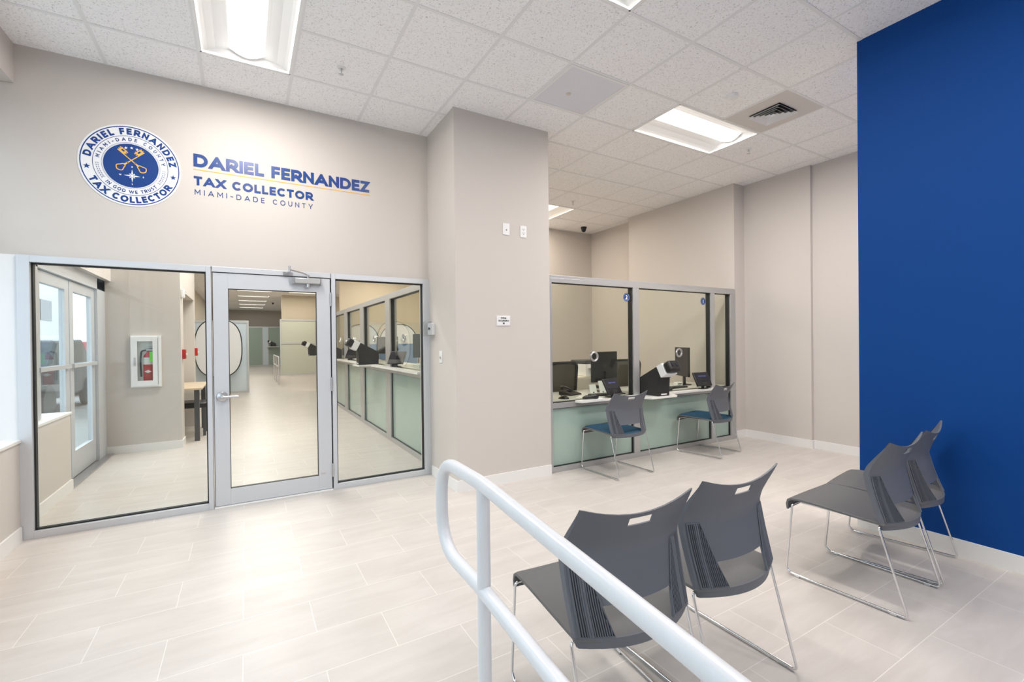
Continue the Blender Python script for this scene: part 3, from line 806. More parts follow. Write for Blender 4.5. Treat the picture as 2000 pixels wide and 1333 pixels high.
for x, ch, lb in ((3.792, '2', 'round navy sticker with number 2 at the top of the left service window'), (5.143, '1', 'round navy sticker with number 1 at the top of the right service window')):
    t = thing('number_sticker', lb, 'sign', (x, PY+.040, 1.852 if ch == '2' else 1.852), 0, 'service window number stickers')
    MB().lathe([(.050, 0), (.050, .001)], ax_dir=(0, -1, 0), n=40).build('sticker_disc', 'navy', t)
    b = MB(); ring(b, .0435, .0415, -.001, .0005, 40, (0, 0)); w_ = G[ch][0]*.05
    put_text(b, ch, .05, .0115, None, (-w_/2, -.001, -.025), (1, 0, 0), (0, 0, 1), (0, -1, 0), .0005); b.build('numeral', 'vwhite', t, smooth=False)
cc = thing('service_countertop', 'long white worktop running under the two numbered service windows', 'countertop')
b = MB()
zt = .728
b.box(2.72, 5.70, PY+.092, 4.62, zt-.03, zt)
MB().prism([(3.0, PY-.001), (3.03, PY-.085), (3.74, PY-.10), (3.84, PY-.29), (4.24, PY-.29), (4.34, PY-.10), (5.42, PY-.09), (5.45, PY-.001)], 2, zt-.024, zt).build('front_ledge', 'counter', cc, smooth=False, bevel=.002)
b.build('worktop', 'counter', cc, smooth=False, bevel=.002)
box('worktop_support', 2.80, 5.60, 4.52, 4.56, 0, zt-.03, 'cream', cc)

# hall counter, seen through the glazed wall (runs along Y, faces -X)
HX = 1.72
edges = [4.68, 4.88, 5.0, 6.30, 6.54, 7.95, 8.2, 9.4, 9.68, 11.0, 11.25, 12.55, 12.8, 13.9, 14.05]
panes = [(13.9-0, 12.8)]
# local x runs toward -Y so that the customer face looks to -X
L0 = 14.05
pl = [(L0-13.9, L0-12.8), (L0-12.55, L0-11.25), (L0-11.0, L0-9.68), (L0-9.4, L0-8.2), (L0-7.95, L0-6.54), (L0-6.30, L0-5.0), (L0-4.88, L0-4.72)]
p = partition('hall_service_partition', 'long silver framed service partition with green lower panels along the hall behind the glass', 'partition',
              pl, 1.0, (0, L0-4.68), z_top=2.04, depth=.10, rings=[(L0-5.75, 1.42), (L0-7.3, 1.42), (L0-8.9, 1.42), (L0-10.3, 1.42)])
p.location = (HX, L0, 0); p.rotation_euler = (0, 0, -PI/2)
cc = thing('hall_countertop', 'long white standing height worktop of the hall service partition', 'countertop')
MB().box(HX+.102, HX+.56, 4.85, 13.9, 1.006, 1.032).build('worktop', 'counter', cc, smooth=False, bevel=.002)
MB().box(HX-.10, HX-.001, 4.85, 13.9, 1.006, 1.032).build('front_ledge', 'counter', cc, smooth=False)
for y in (7.2, 10.3): MB().box(HX-.28, HX-.10, y-.22, y+.22, 1.008, 1.030).build('front_ledge', 'counter', cc, smooth=False)

# ------------------------------------------------------------ sled chair
def solid_grid(P, keep, th_dir, th):
    """P[i][j] points, keep[i][j] cell flags; offset by th along th_dir(i,j) -> closed solid"""
    n, k = len(P), len(P[0]); used = {}; vs = []; fs = []
    def vid(i, j, s):
        key = (i, j, s)
        if key not in used:
            used[key] = len(vs); p = Vector(P[i][j]); vs.append(p+(Vector(th_dir(i, j))*th if s else Vector((0, 0, 0))))
        return used[key]
    for i in range(n-1):
        for j in range(k-1):
            if not keep(i, j): continue
            fs.append((vid(i, j, 0), vid(i, j+1, 0), vid(i+1, j+1, 0), vid(i+1, j, 0)))
            fs.append((vid(i, j, 1), vid(i+1, j, 1), vid(i+1, j+1, 1), vid(i, j+1, 1)))
            for (a, b, di, dj) in (((i, j), (i, j+1), -1, 0), ((i+1, j), (i+1, j+1), 1, 0), ((i, j), (i+1, j), 0, -1), ((i, j+1), (i+1, j+1), 0, 1)):
                ii, jj = i+di, j+dj
                if ii < 0 or jj < 0 or ii >= n-1 or jj >= k-1 or not keep(ii, jj):
                    fs.append((vid(*a, 0), vid(*b, 0), vid(*b, 1), vid(*a, 1)))
    return vs, fs
HW = [(.395, .222), (.43, .236), (.52, .241), (.60, .2445), (.665, .2455), (.71, .243), (.84, .232)]
XI = [(.43, .118), (.515, .142), (.665, .183), (.84, .178)]
YE = [(.395, -.172), (.43, -.176), (.50, -.157), (.56, -.140), (.61, -.128), (.66, -.117), (.70, -.126), (.75, -.153), (.80, -.183), (.84, -.205)]
BW = [(.395, .068), (.43, .066), (.515, .052), (.61, .055), (.70, .055), (.80, .038), (.84, .034)]
ZR = [.395, .43, .455, .485, .515, .54, .575, .61, .64, .665, .685, .71, .735, .757, .786, .81, 1.0]
FR = [0, .25, .6, 1.0]
def back_x(z, c):  # column c: 0..3 strut (outer to inner), then to centre
    hw, xi = interp(HW, z), interp(XI, z)
    return hw+(xi-hw)*c
def back_pt(x, z):
    hw = interp(HW, z); u = max(-1, min(1, x/hw))
    return Vector((x, interp(YE, z)-interp(BW, z)*(1-u*u), z))
def make_chair(name, label, cushion=False, group=None):
    t = thing(name, label, 'chair', (0, 0, 0), 0, group)
    # backrest
    cols = []
    for s in (-1, 1):
        pass
    inner = [-.05+.025*k for k in range(5)]
    P2 = []
    for zi, z in enumerate(ZR):
        top = z == 1.0; zz = .84 if top else z
        hw, xi = interp(HW, zz), interp(XI, zz)
        xs = [-hw]+[-hw+(hw-xi)*q for q in (.3, .65, 1)]+[-xi+(xi-.05)*q for q in (.3, .65)]+inner+[.05+(xi-.05)*q for q in (.35, .7)]+[xi+(hw-xi)*q for q in (0, .35, .7, 1)]
        row = []
        for x in xs:
            u = x/hw; zq = (.800+.042*u*u*(1 if abs(u) < .98 else .99)) if top else (zz if zz < .80 else zz-.012*(1-u*u))
            if zz == .81: zq = .7935+.0165*u*u
            p = back_pt(x, min(zq, .84)); row.append(p)
        # side flanges turn forward
        fl = interp([(.395, .010), (.46, .022), (.70, .022), (.84, .003)], zz)
        lf = row[0]+Vector((-.003, fl, 0)); rf = row[-1]+Vector((.003, fl, 0))
        P2.append([lf]+row+[rf])
    K = len(P2[0])
    def keep(i, j):
        z0 = ZR[i]; xa = [P2[i][j].x, P2[i][j+1].x]; xm = sum(xa)/2
        xi = interp(XI, (ZR[i]+min(ZR[i+1], .84))/2)
        if z0 >= .43 and ZR[i+1] <= .515+1e-6 and abs(xm) < xi and 4 <= j < K-5: return False
        if abs(z0-.757) < 1e-6 and abs(xm) < .05: return False
        return True
    def nrm(i, j):
        if j == 0: return (.7 , -.0, 0)
        if j == K-1: return (-.7, -.0, 0)
        return (0, 1, 0)
    vs, fs = solid_grid(P2, keep, nrm, .008)
    MB().add(vs, fs).build('backrest', 'plastic', t, ang=50)
    # ribbed corner panels on the rear
    for s in (-1, 1):
        pn = MB(); rb = MB(); zs = [.437+(.655-.437)*k/8 for k in range(9)]
        for z0, z1 in zip(zs, zs[1:]):
            def cx_(z, q): return s*((interp(HW, z)-.012)*(1-q)+(interp(XI, z)+.004)*q)
            for q0, q1 in zip([0, .25, .5, .75], [.25, .5, .75, 1]):
                pn.add([back_pt(cx_(z0, q0), z0)+Vector((0, -.0012, 0)), back_pt(cx_(z0, q1), z0)+Vector((0, -.0012, 0)), back_pt(cx_(z1, q1), z1)+Vector((0, -.0012, 0)), back_pt(cx_(z1, q0), z1)+Vector((0, -.0012, 0))], [(0, 1, 2, 3)])
        pn.build('rib_panel', 'rib', t, smooth=False)
        nr = 15
        for k in range(nr):
            dx = .0135+.0072*k
            wide = .0015 if k not in (4, 5) else .0042
            path = []
            for z in [.437+(.655-.437)*q/10 for q in range(11)]:
                x = interp(HW, z)-dx
                if x >= interp(XI, z)+.003: path.append((s*x, z))
            if len(path) < 2: continue
            for (xa, za), (xb, zb) in zip(path, path[1:]):
                a, b2 = back_pt(xa, za), back_pt(xb, zb)
                vs = []
                for p in (a, b2):
                    for ex in (-wide, wide):
                        for ey in (-.001, -.0045): vs.append(p+Vector((ex, ey, 0)))
                rb.add(vs, [(0, 1, 3, 2), (4, 6, 7, 5), (1, 5, 7, 3), (0, 4, 5, 1), (2, 3, 7, 6)])
        # raised border along the slanted inner edge, top and bottom
        bd = [back_pt(s*(interp(HW, z)-.011), z) for z in (.435, .50, .56, .61, .657)]+[back_pt(s*(interp(XI, .657)+.002), .657)]+[back_pt(s*(interp(XI, z)+.002), z) for z in (.61, .56, .50, .435)]
        bd = [p+Vector((0, -.003, 0)) for p in bd]
        rb.tube(bd, .0028, 6, closed=True)
        rb.build('rib', 'plastic', t, smooth=False)
    # seat shell
    rows = [(.290, .370, .0), (.294, .398, .0), (.287, .424, .1), (.266, .438, .25), (.22, .444, .5), (.14, .444, .8), (.06, .441, 1), (-.02, .437, 1), (-.09, .434, .8), (None, .431, .3)]
    us = [-1, -.94, -.8, -.6, -.4, -.2, 0, .2, .4, .6, .8, .94, 1]
    P3 = []
    for (y, z, dip) in rows:
        row = []
        for u in us:
            yy = y if y is not None else -.176-.062*(1-u*u)
            if y is not None and y > .2: yy = y+.008*(1-u*u)-(.006 if abs(u) > .98 else 0)
            hw = .238 if (y or -1) < .25 else .234
            row.append(Vector((u*hw, yy, z-.016*dip*(1-u*u)+(.002*(abs(u)**6)))))
        P3.append(row)
    def nr3(i, j):
        y = rows[i][0]
        if i == 0 or i == 1: return (0, -1, 0)
        if i == 2: return (0, -.7, -.7)
        return (0, 0, -1)
    vs, fs = solid_grid(P3, lambda i, j: True, nr3, .013)
    MB().add(vs, fs).build('seat', 'plastic_s', t, ang=50, bevel=.003)
    if cushion:
        P4 = []
        for i, (y, z, dip) in enumerate(rows[2:]):
            row = []
            for u in us:
                q = P3[i+2][us.index(u)]; th = .016*max(0, 1-abs(u)**8)*(1 if 0 < i < len(rows)-3 else .25)
                row.append(Vector((q.x*.955, q.y*.985, q.z+.001+th)))
            P4.append(row)
        vs, fs = solid_grid(P4, lambda i, j: True, lambda i, j: (0, 0, -1), .006)
        lab(MB().add(vs, fs).build('seat_cushion', 'fabric', t, ang=60), 'teal blue fabric seat pad')
    # wire sled frame, one bent rod
    X = .243; z0 = .0115
    pts = [(-X, -.272, z0), (-X, .262, z0), (-X, .283, .032), (-X+.002, .250, .408), (X-.002, .250, .408), (X, .283, .032), (X, .262, z0), (X, -.272, z0), (X, -.158, .414), (-X, -.158, .414)]
    rr = [.022, .012, .012, .02, .02, .012, .012, .022, .018, .018]
    MB().tube(fillet(pts, rr, True, 5), .0055, 10, closed=True).build('sled_frame', 'chrome', t, ang=80)
    for x in (-X, X):
        for y in (-.215, .225): MB().box(x-.0062, x+.0062, y-.014, y+.014, 0, .010).build('glide', 'steel', t, bevel=.002)
    # underside brackets
    for x in (-.155, .155): MB().box(x-.015, x+.015, -.15, .24, .404, .412).build('seat_bracket', 'steel', t, smooth=False)
    return t
ch = make_chair('sled_chair', 'charcoal plastic sled chair nearest the camera, partly behind the white handrail', group='plain charcoal waiting chairs')
ch.location = (1.125, 1.285, 0); ch.rotation_euler = (0, 0, math.radians(-5))
dup(ch, (1.672, 1.292, 0), math.radians(-.5), 'charcoal plastic sled chair just right of the one behind the handrail')
dup(ch, (2.945, 1.218, 0), math.radians(3), 'charcoal plastic sled chair left of the chair that touches the blue wall')
dup(ch, (3.452, 1.268, 0), math.radians(9), 'charcoal plastic sled chair against the blue wall, farthest right')
cu = make_chair('padded_sled_chair', 'charcoal sled chair with blue seat pad facing service window 2', True, 'blue padded chairs at the service windows')
cu.location = (3.327, 3.562, 0); cu.rotation_euler = (0, 0, math.radians(1.5))
dup(cu, (4.808, 3.565, 0), math.radians(10), 'charcoal sled chair with blue seat pad facing service window 1, by the corner')

# ------------------------------------------------------------ handrail
RX, RY, R_ = .625, 1.262, .0225
t = thing('handrail', 'thick white painted pipe handrail with a looped end crossing the foreground', 'handrail', (RX, RY, 0))
sl = .1
def rz_(y): return .921+(y*sl if y < 0 else 0)
loop = [(0, -2.6, rz_(-2.6)), (0, 0, .921), (0, .345, .924), (0, .345, .600), (0, 0.02, .594), (0, -2.6, .594-2.6*sl)]
path = fillet(loop, [0, .05, .13, .15, .05, 0], False, 9)
MB().tube(path, R_, 24).build('rail_pipe', 'rail', t, ang=80)
for y, zt_ in ((0, .915), (-1.5, .77)):
    MB().cyl((0, y, 0), (0, y, zt_), R_*.93, 24).build('post', 'rail', t)
    MB().lathe([(.06, 0), (.06, .006), (.03, .012)], (0, y, 0)).build('base_plate', 'rail', t)

# ------------------------------------------------------------ office equipment
def vision_tester(label, loc, rz, group=None):
    t = thing('vision_tester', label, 'eye test machine', loc, rz, group)
    b = MB(); b.prism([(-.145, 0), (.145, 0), (.155, .20), (-.145, .19)], 1, -.09, .09)   # x points to the customer
    b.build('base_housing', 'blackm', t, smooth=False, bevel=.004)
    R = Matrix.Rotation(-math.radians(28), 4, 'Y')
    T = Matrix.Translation((-.145, 0, .19)) @ R
    MB().box(0, .30, -.088, .088, -.134, .0, T).build('tilted_housing', 'blackm', t, bevel=.004)
    MB().box(.30, .385, -.090, .090, -.136, .002, T).build('white_band', 'paper', t, bevel=.003)
    MB().box(.385, .475, -.085, .085, -.128, -.004, T).build('viewing_head', 'black', t, bevel=.022)
    MB().cyl(T @ Vector((.470, -.035, -.06)), T @ Vector((.480, -.035, -.06)), .022, 14).cyl(T @ Vector((.470, .035, -.06)), T @ Vector((.480, .035, -.06)), .022, 14).build('eyepiece', 'screen', t)
    MB().box(.146, .149, -.045, .045, .012, .026).build('name_badge', 'paper', t, smooth=False)
    return t
def pay_terminal(label, loc, rz, group=None, text=True):
    t = thing('payment_terminal', label, 'card terminal', loc, rz, group)
    MB().box(-.05, .05, -.035, .045, 0, .012).cyl((0, .01, .01), (0, .01, .075), .02, 12).build('stand', 'black', t, bevel=.003)
    T = Matrix.Translation((0, -.02, .045)) @ Matrix.Rotation(-math.radians(27), 4, 'X')
    MB().box(-.125, .125, -.012, .014, -.01, .18, T).build('terminal_body', 'black', t, bevel=.008)
    MB().box(-.112, .112, -.0135, -.0115, .055, .168, T).build('screen', 'screen', t, smooth=False)
    k = MB()
    for i in range(4):
        for j in range(3): k.box(-.03+i*.02, -.018+i*.02, -.0150, -.012, .006+j*.014, .013+j*.014, T)
    k.build('keypad', 'dgrey', t, smooth=False)
    if text:
        b = MB(); Q, W = text_quads('VERIFONE', .016, .003, .004, .13)
        for q, li in Q:
            b.add([T @ Vector((p.x-.065, -.0142-li*.0001, p.y+.115)) for p in q], [tuple(range(len(q)))])
        b.build('screen_lettering', 'beltw', t, smooth=False)
    return t
def monitor(label, loc, rz, w_=.50, h_=.32, group=None, logo=True):
    t = thing('monitor', label, 'monitor', loc, rz, group)
    MB().box(-w_/2, w_/2, -.012, .012, .12, .12+h_).build('screen_housing', 'blackm', t, bevel=.004)
    MB().box(-w_/2+.01, w_/2-.01, .0115, .0135, .13, .11+h_).build('screen', 'screen', t, smooth=False)
    MB().box(-.02, .02, -.04, -.012, .01, .25).lathe([(.11, 0), (.11, .008), (.03, .016)], (0, -.01, 0)).build('stand', 'black', t)
    if logo: MB().torus((0, -.0125, .12+h_*.55), .020, .0025, (0, 1, 0), k=6).build('round_emblem', 'dgrey', t)
    return t
zc = .728
vt = vision_tester('black eye test machine with white band on the ledge of window 1', (4.045, 3.722, zc), -PI/2, 'black eye test machines')
pay_terminal('black card terminal on a stand at service window 2', (3.52, 3.86-.03, zc), math.radians(12), 'black card terminals').location = (3.50, 3.80, zc)
pay_terminal('black card terminal on a stand at service window 1, by the right mullion', (5.02, 3.80, zc), math.radians(-6), 'black card terminals')
monitor('black monitor seen from behind at service window 2, round emblem on its back', (3.84, 4.33, zc), math.radians(8), .47, .37)
monitor('grey monitor seen nearly edge on behind service window 1', (5.26, 4.32, zc), math.radians(62), .46, .40, logo=False)
def keyboard(label, loc, rz):
    t = thing('keyboard', label, 'keyboard', loc, rz)
    MB().box(-.22, .22, -.065, .065, 0, .016).build('case', 'black', t, bevel=.004)
    k = MB()
    for i in range(14):
        for j in range(5): k.box(-.205+i*.0295, -.181+i*.0295, -.055+j*.022, -.037+j*.022, .016, .020)
    k.build('key', 'dgrey', t, smooth=False)
    return t
keyboard('black keyboard on the worktop beside the desk phone, behind the left service window', (3.60, 4.02, zc), math.radians(-5))
keyboard('black keyboard on the worktop behind the right service window, beside the card reader', (4.80, 4.08, zc), math.radians(6))
def mouse(label, loc, rz, s=1.0):
    t = thing('computer_mouse', label, 'mouse', loc, rz)
    P5 = []
    for i in range(7):
        a = i/6; row = []
        for j in range(9):
            b_ = j/8*PI; wv = .032*s*math.sqrt(max(0.02, 1-(2*a-1)**2*.9)); hv = .034*s*sin(PI*(.15+.8*a))
            row.append(Vector((wv*cos(b_), (-.055+.11*a)*s, max(.001, hv*sin(b_)))))
        P5.append(row)
    fs = [(i*9+j, i*9+j+1, (i+1)*9+j+1, (i+1)*9+j) for i in range(6) for j in range(8)]
    vs = [p for r_ in P5 for p in r_]
    fs += [tuple(range(9)), tuple(54+j for j in range(9))[::-1], tuple(i*9 for i in range(7))+tuple(i*9+8 for i in range(6, -1, -1))]
    MB().add(vs, fs).build('mouse_body', 'black', t, ang=60)
    MB().cyl((-.003, .025*s, .028*s), (.003, .025*s, .028*s), .006, 10).build('wheel', 'dgrey', t)
mouse('black computer mouse at the left end of the window 2 worktop', (2.98, 4.02, zc), .4, 1.15)
t = thing('barcode_scanner', 'black handheld scanner lying on the window 2 ledge', 'scanner', (3.19, 3.83, zc), math.radians(-12))
MB().tube([(-.085, 0, .019), (-.06, 0, .021), (.02, 0, .023), (.05, 0, .028), (.085, 0, .026), (.10, 0, .024)], [.010, .018, .019, .025, .026, .018], 12).build('scanner_body', 'black', t)
MB().box(-.05, 0, -.010, .010, .038, .043).build('scan_button', 'dgrey', t, bevel=.002)
t = thing('desk_phone', 'black desk phone behind service window 2, left of the card terminal', 'telephone', (3.27, 4.28, zc), math.radians(15))
MB().prism([(-.09, 0), (.09, 0), (.09, .05), (-.09, .015)], 0, -.10, .10).build('phone_base', 'black', t, bevel=.004)
MB().tube([(-.07, -.08, .055), (-.075, -.05, .075), (-.075, .04, .095), (-.07, .07, .085)], [.022, .014, .014, .022], 10).build('handset', 'black', t)
MB().box(.0, .08, .01, .06, .046, .050).build('display', 'dgrey', t, smooth=False)
for k, (x, y, z, a, w_, h_, tl, lb) in enumerate([(3.30, 3.95, zc, .5, .21, .28, 0, 'white sheets of paper beside the card terminal at window 2'), (3.56, 4.20, zc, 0, .1, .11, 1, 'white note card leaning below the window 2 monitor, left one'), (3.69, 4.18, zc, 0, .10, .15, 1, 'white note card leaning below the window 2 monitor, right one'), (4.46, 4.33, zc, .2, .2, .28, 0, 'sheet of paper on the worktop behind window 1')]):
    t = thing('paper_sheet', lb, 'paper', (x, y, z), a)
    if tl:
        T = Matrix.Rotation(math.radians(-15), 4, 'X')
        MB().box(-w_/2, w_/2, -.002, .002, 0, h_, T).build('card', 'paper', t, smooth=False)
        MB().box(-.01, .01, .0, .05, -.019, .02).build('card_stand', 'black', t, smooth=False)
    else:
        b = MB()
        for q in range(3): b.box(-w_/2, w_/2, -h_/2, h_/2, q*.0012, q*.0012+.001, Matrix.Rotation(q*.12, 4, 'Z'))
        b.build('sheet', 'paper', t, smooth=False)
t = thing('card_reader', 'small white card reader on the worktop behind window 1', 'card reader', (5.10, 4.26, zc), -.2)
MB().box(-.05, .05, -.035, .035, 0, .05).build('reader_body', 'white', t, bevel=.008)
MB().box(-.03, .03, -.037, -.034, .02, .034).build('slot', 'dgrey', t, smooth=False)
# document camera arm beside the eye test machine
t = thing('document_tray', 'clear plastic tray on the worktop right of the eye test machine', 'tray', (4.42, 3.98, zc), .1)
MB().box(-.12, .12, -.08, .08, .05, .056).box(-.12, -.114, -.08, .08, 0, .05).box(.114, .12, -.08, .08, 0, .05).build('tray_shell', 'clearp', t, smooth=False)
MB().box(-.10, .13, -.10, .06, 0, .022).build('tray_base', 'black', t, bevel=.003)

def task_chair(label, loc, rz, group=None):
    t = thing('task_chair', label, 'office chair', loc, rz, group)
    # backrest faces +y ; frame ring and mesh
    fr = fillet([(-.24, -.22, .55), (-.25, -.26, 1.07), (.25, -.26, 1.07), (.24, -.22, .55)], .07, True, 6)
    MB().tube(fr, .024, 10, closed=True).build('backrest_frame', 'black', t)
    P6 = []
    for i in range(7):
        z = .56+.50*i/6; P6.append([Vector((u*.235, -.225-.035*i/6-.03*(1-u*u), z)) for u in (-1, -.5, 0, .5, 1)])
    vs, fs = solid_grid(P6, lambda i, j: True, lambda i, j: (0, 1, 0), .004)
    MB().add(vs, fs).build('backrest_mesh', 'mesh', t)
    MB().prism([(-.24, -.22), (.24, -.22), (.25, .2), (.2, .26), (-.2, .26), (-.25, .2)], 2, .46, .53).build('seat', 'black', t, bevel=.02)
    MB().cyl((0, 0, .12), (0, 0, .46), .028, 14).box(-.02, .02, -.27, -.1, .44, .46).build('gas_lift', 'dgrey', t)
    MB().box(-.03, .03, -.29, -.25, .44, .62).build('back_support', 'black', t, bevel=.005)
    for k in range(5):
        a = 2*PI*k/5+.3
        b = MB(); b.tube([(0, 0, .12), (.28*cos(a), .28*sin(a), .075)], [.03, .018], 8)
        b.build('base_leg', 'black', t)
        MB().cyl((.28*cos(a)-.02*sin(a), .28*sin(a)+.02*cos(a), .03), (.28*cos(a)+.02*sin(a), .28*sin(a)-.02*cos(a), .03), .03, 14).build('caster', 'dgrey', t)
    for s in (-1, 1):
        MB().tube(fillet([(s*.22, 0, .47), (s*.29, 0, .50), (s*.29, 0, .68)], .03), .013, 8).box(s*.29-.035, s*.29+.035, -.12, .12, .68, .71).build('armrest', 'black', t)
    return t
task_chair('black mesh office chair behind the left part of service window 2', (3.47, 4.99, 0), math.radians(6), 'mesh office chairs')
task_chair('black mesh office chair behind the post between windows 2 and 1', (4.64, 5.02, 0), math.radians(-6), 'mesh office chairs')
t = thing('filing_cabinet', 'cream low filing cabinet with drawers behind service window 2', 'cabinet', (4.62, 5.72, 0))
MB().box(-.35, .35, -.25, .25, 0, .80).build('cabinet_body', 'cream', t, bevel=.004)
for k in range(3):
    dd = MB().box(-.34, .34, -.262, -.25, .03+k*.255, .275+k*.255).build('drawer', 'cream', t, bevel=.003)
    MB().box(-.05, .05, -.275, -.262, .21+k*.255, .225+k*.255).build('drawer_handle', 'steel', dd, bevel=.002)
t = thing('printer', 'white printer with an output tray on top of the cream cabinet', 'printer', (4.74, 5.72, .80))
MB().box(-.20, .22, -.18, .2, 0, .19).build('printer_body', 'white', t, bevel=.01)
MB().box(-.20, .22, -.17, .2, .19, .25).build('scanner_lid', 'dgrey', t, bevel=.01)
MB().prism([(-.38, .17), (-.18, .12), (-.18, .13), (-.38, .18)], 0, -.15, .15).build('paper_tray', 'white', t, smooth=False)

# ------------------------------------------------------------ hall: machines on the counter and screens
zh_ = 1.032
vision_tester('black eye test machine nearest the glass on the hall counter', (1.62, 7.2, zh_), PI, 'black eye test machines')
vision_tester('black eye test machine second along the hall counter, seen beside the right door stile', (1.62, 10.3, zh_), PI, 'black eye test machines')
vision_tester('black eye test machine seen through the right edge of the glass door', (1.64, 13.6, zh_), PI+.1, 'black eye test machines')
pay_terminal('black card terminal nearest the glass on the hall counter', (1.76, 6.15, zh_), math.radians(-52), 'black card terminals', False)
pay_terminal('black card terminal second along the hall counter', (1.74, 9.1, zh_), math.radians(-52), 'black card terminals', False)
monitor('dark monitor nearest the glass behind the hall counter', (2.16, 5.95, zh_), math.radians(-38), .46, .32, logo=False)
monitor('dark monitor farther along behind the hall counter', (2.30, 8.6, zh_), math.radians(-50), .46, .32, logo=False)
t = thing('receipt_printer', 'white receipt printer with papers on the hall counter', 'printer', (1.95, 5.62, zh_), .2)
MB().box(-.10, .10, -.08, .08, 0, .05).build('printer_body', 'white', t, bevel=.008)
MB().box(-.07, .07, -.06, .05, .052, .058, Matrix.Rotation(.1, 4, 'Y')).build('receipt', 'paper', t, smooth=False)
t = thing('photo_backdrop', 'large oval pop-up backdrop with a black rim, left of the hall behind the door', 'backdrop', (-.62, 14.72, 0), 0)
def oval(cx_, cz_, w2, h2, e=2.6, n=48):
    return [(cx_+w2*math.copysign(abs(cos(2*PI*k/n))**(2/e), cos(2*PI*k/n)), cz_+h2*math.copysign(abs(sin(2*PI*k/n))**(2/e), sin(2*PI*k/n))) for k in range(n)]
def backdrop(t, w2, h2, cz_, two=False):
    P7 = oval(0, cz_, w2, h2)
    b = MB(); b.prism(P7[::-1], 1, -.004, .004); b.build('backdrop_cloth', 'bd_white', t, smooth=False)
    MB().tube([(x, 0, z) for x, z in P7], .014, 8, closed=True).build('rim', 'black', t)
    if two:
        Q7 = [(x*.98, z) for x, z in oval(0, cz_, w2*.98, h2*.98) if z < cz_+h2*.42]
        Q7.sort(key=lambda p: math.atan2(p[1]-cz_, p[0]))
        b = MB(); b.prism(Q7, 1, -.008, -.004); lab(b.build('blue_cloth', 'bd_blue', t, smooth=False), 'blue lower area of the backdrop')
    MB().tube([(-.25, .16, .008), (-.25, .02, .015), (-.25, .012, cz_), (.25, .012, cz_), (.25, .02, .015), (.25, .16, .008)], .008, 8).build('stand', 'dgrey', t)
backdrop(t, .54, .78, 1.26)
for x, y, w2, lb in ((3.80, 13.0, .56, 'oval pop-up backdrop with blue lower half, right one behind the hall counter'), (2.84, 13.3, .50, 'oval pop-up backdrop with blue lower half, left one behind the hall counter')):
    t = thing('photo_backdrop', lb, 'backdrop', (x, y, 0), math.radians(-12)); backdrop(t, w2, .85, 1.03, True)
def screen(name, label, x0, x1, y, h, m, mid=None, fr='alu'):
    t = thing(name, label, 'screen', ((x0+x1)/2, y, 0)); w2 = (x1-x0)/2
    f = MB().box(-w2, -w2+.05, -.03, .03, 0, h).box(w2-.05, w2, -.03, .03, 0, h).box(-w2+.05, w2-.05, -.03, .03, h-.07, h).box(-w2+.05, w2-.05, -.03, .03, 0, .05)
    if mid: f.box(-w2+.05, w2-.05, -.032, .032, mid-.03, mid+.03)
    f.build('screen_frame', fr, t, smooth=False)
    MB().box(-w2+.05, w2-.05, -.01, .01, .05, h-.07).build('frosted_pane', m, t, smooth=False)
    return t
screen('frosted_screen', 'tall pale blue frosted glass screen with an oval backdrop in front, left of the hall', -1.62, .09, 15.0, 2.03, 'frostb')
screen('frosted_screen', 'tall pale green frosted glass screen below the cream block at the end of the hall', 1.29, 2.84, 22.0, 2.42, 'frost', 1.38)
t = screen('frosted_screen', 'far grey green glazed screen with a service window at the end of the hall', -1.6, 1.95, 32.6, 2.45, 'green')
f = MB().box(.75, .80, -.05, .03, 0, 2.45).box(1.05, 1.10, -.05, .03, 0, 2.45).build('mullion', 'alu', bpy.data.objects[t.name], smooth=False)
MB().box(.80, 1.05, -.045, -.02, .05, 2.4).build('infill_strip', 'frostb', t, smooth=False)
t = thing('wall_shelf', 'white service ledge on the far glazed screen at the end of the hall', 'shelf', (1.5, 32.5, 1.18))
MB().box(-.33, .33, -.25, .05, -.02, .02).build('shelf_board', 'counter', t, smooth=False)
vision_tester('distant black eye test machine on the far service ledge at the end of the hall', (1.52, 32.40, 1.20), PI, 'black eye test machines')
t = thing('hall_handrail', 'small white handrail with two posts far down the hall', 'handrail', (.94, 17.0, 0))
MB().tube(fillet([(0, 0, .60), (0, -.12, .60), (0, -.12, .93), (0, 2.8, .93), (0, 2.8, .60), (0, 0, .60)], .08), .022, 10).build('rail_pipe', 'rail', t)
for y in (0, 1.3, 2.6): MB().cyl((0, y, 0), (0, y, .93), .021, 12).build('post', 'rail', t)

# fire cabinet and extinguisher
FY = 7.45
t = thing('fire_extinguisher_cabinet', 'white wall cabinet with a glazed door holding the fire extinguisher', 'cabinet', (-1.095, FY, 1.155))
w2, h2 = .155, .328
b = MB().box(-w2, -w2+.03, -.05, 0, -h2, h2).box(w2-.03, w2, -.05, 0, -h2, h2).box(-w2+.03, w2-.03, -.05, 0, h2-.03, h2).box(-w2+.03, w2-.03, -.05, 0, -h2, -h2+.03)
b.box(-w2+.03, w2-.03, -.004, 0, -h2+.03, h2-.03)
b.build('cabinet_body', 'white', t, smooth=False, bevel=.003)
dd = MB().box(-w2+.008, -.085, -.062, -.05, -h2+.012, h2-.012).box(.070, w2-.035, -.062, -.05, -h2+.012, h2-.012).box(-.085, .070, -.062, -.05, .255, h2-.012).box(-.085, .070, -.062, -.05, -h2+.012, -.245).build('cabinet_door', 'white', t, smooth=False, bevel=.002)
MB().box(-.085, .070, -.058, -.054, -.245, .255).build('pane', 'glass', dd, smooth=False)
MB().box(-.115, -.103, -.072, -.062, -.05, .05).build('door_handle', 'steel', dd, bevel=.002)
t = thing('fire_extinguisher', 'red fire extinguisher with black hose and green tag inside the white cabinet', 'fire extinguisher', (-1.075, FY-.004, .86))
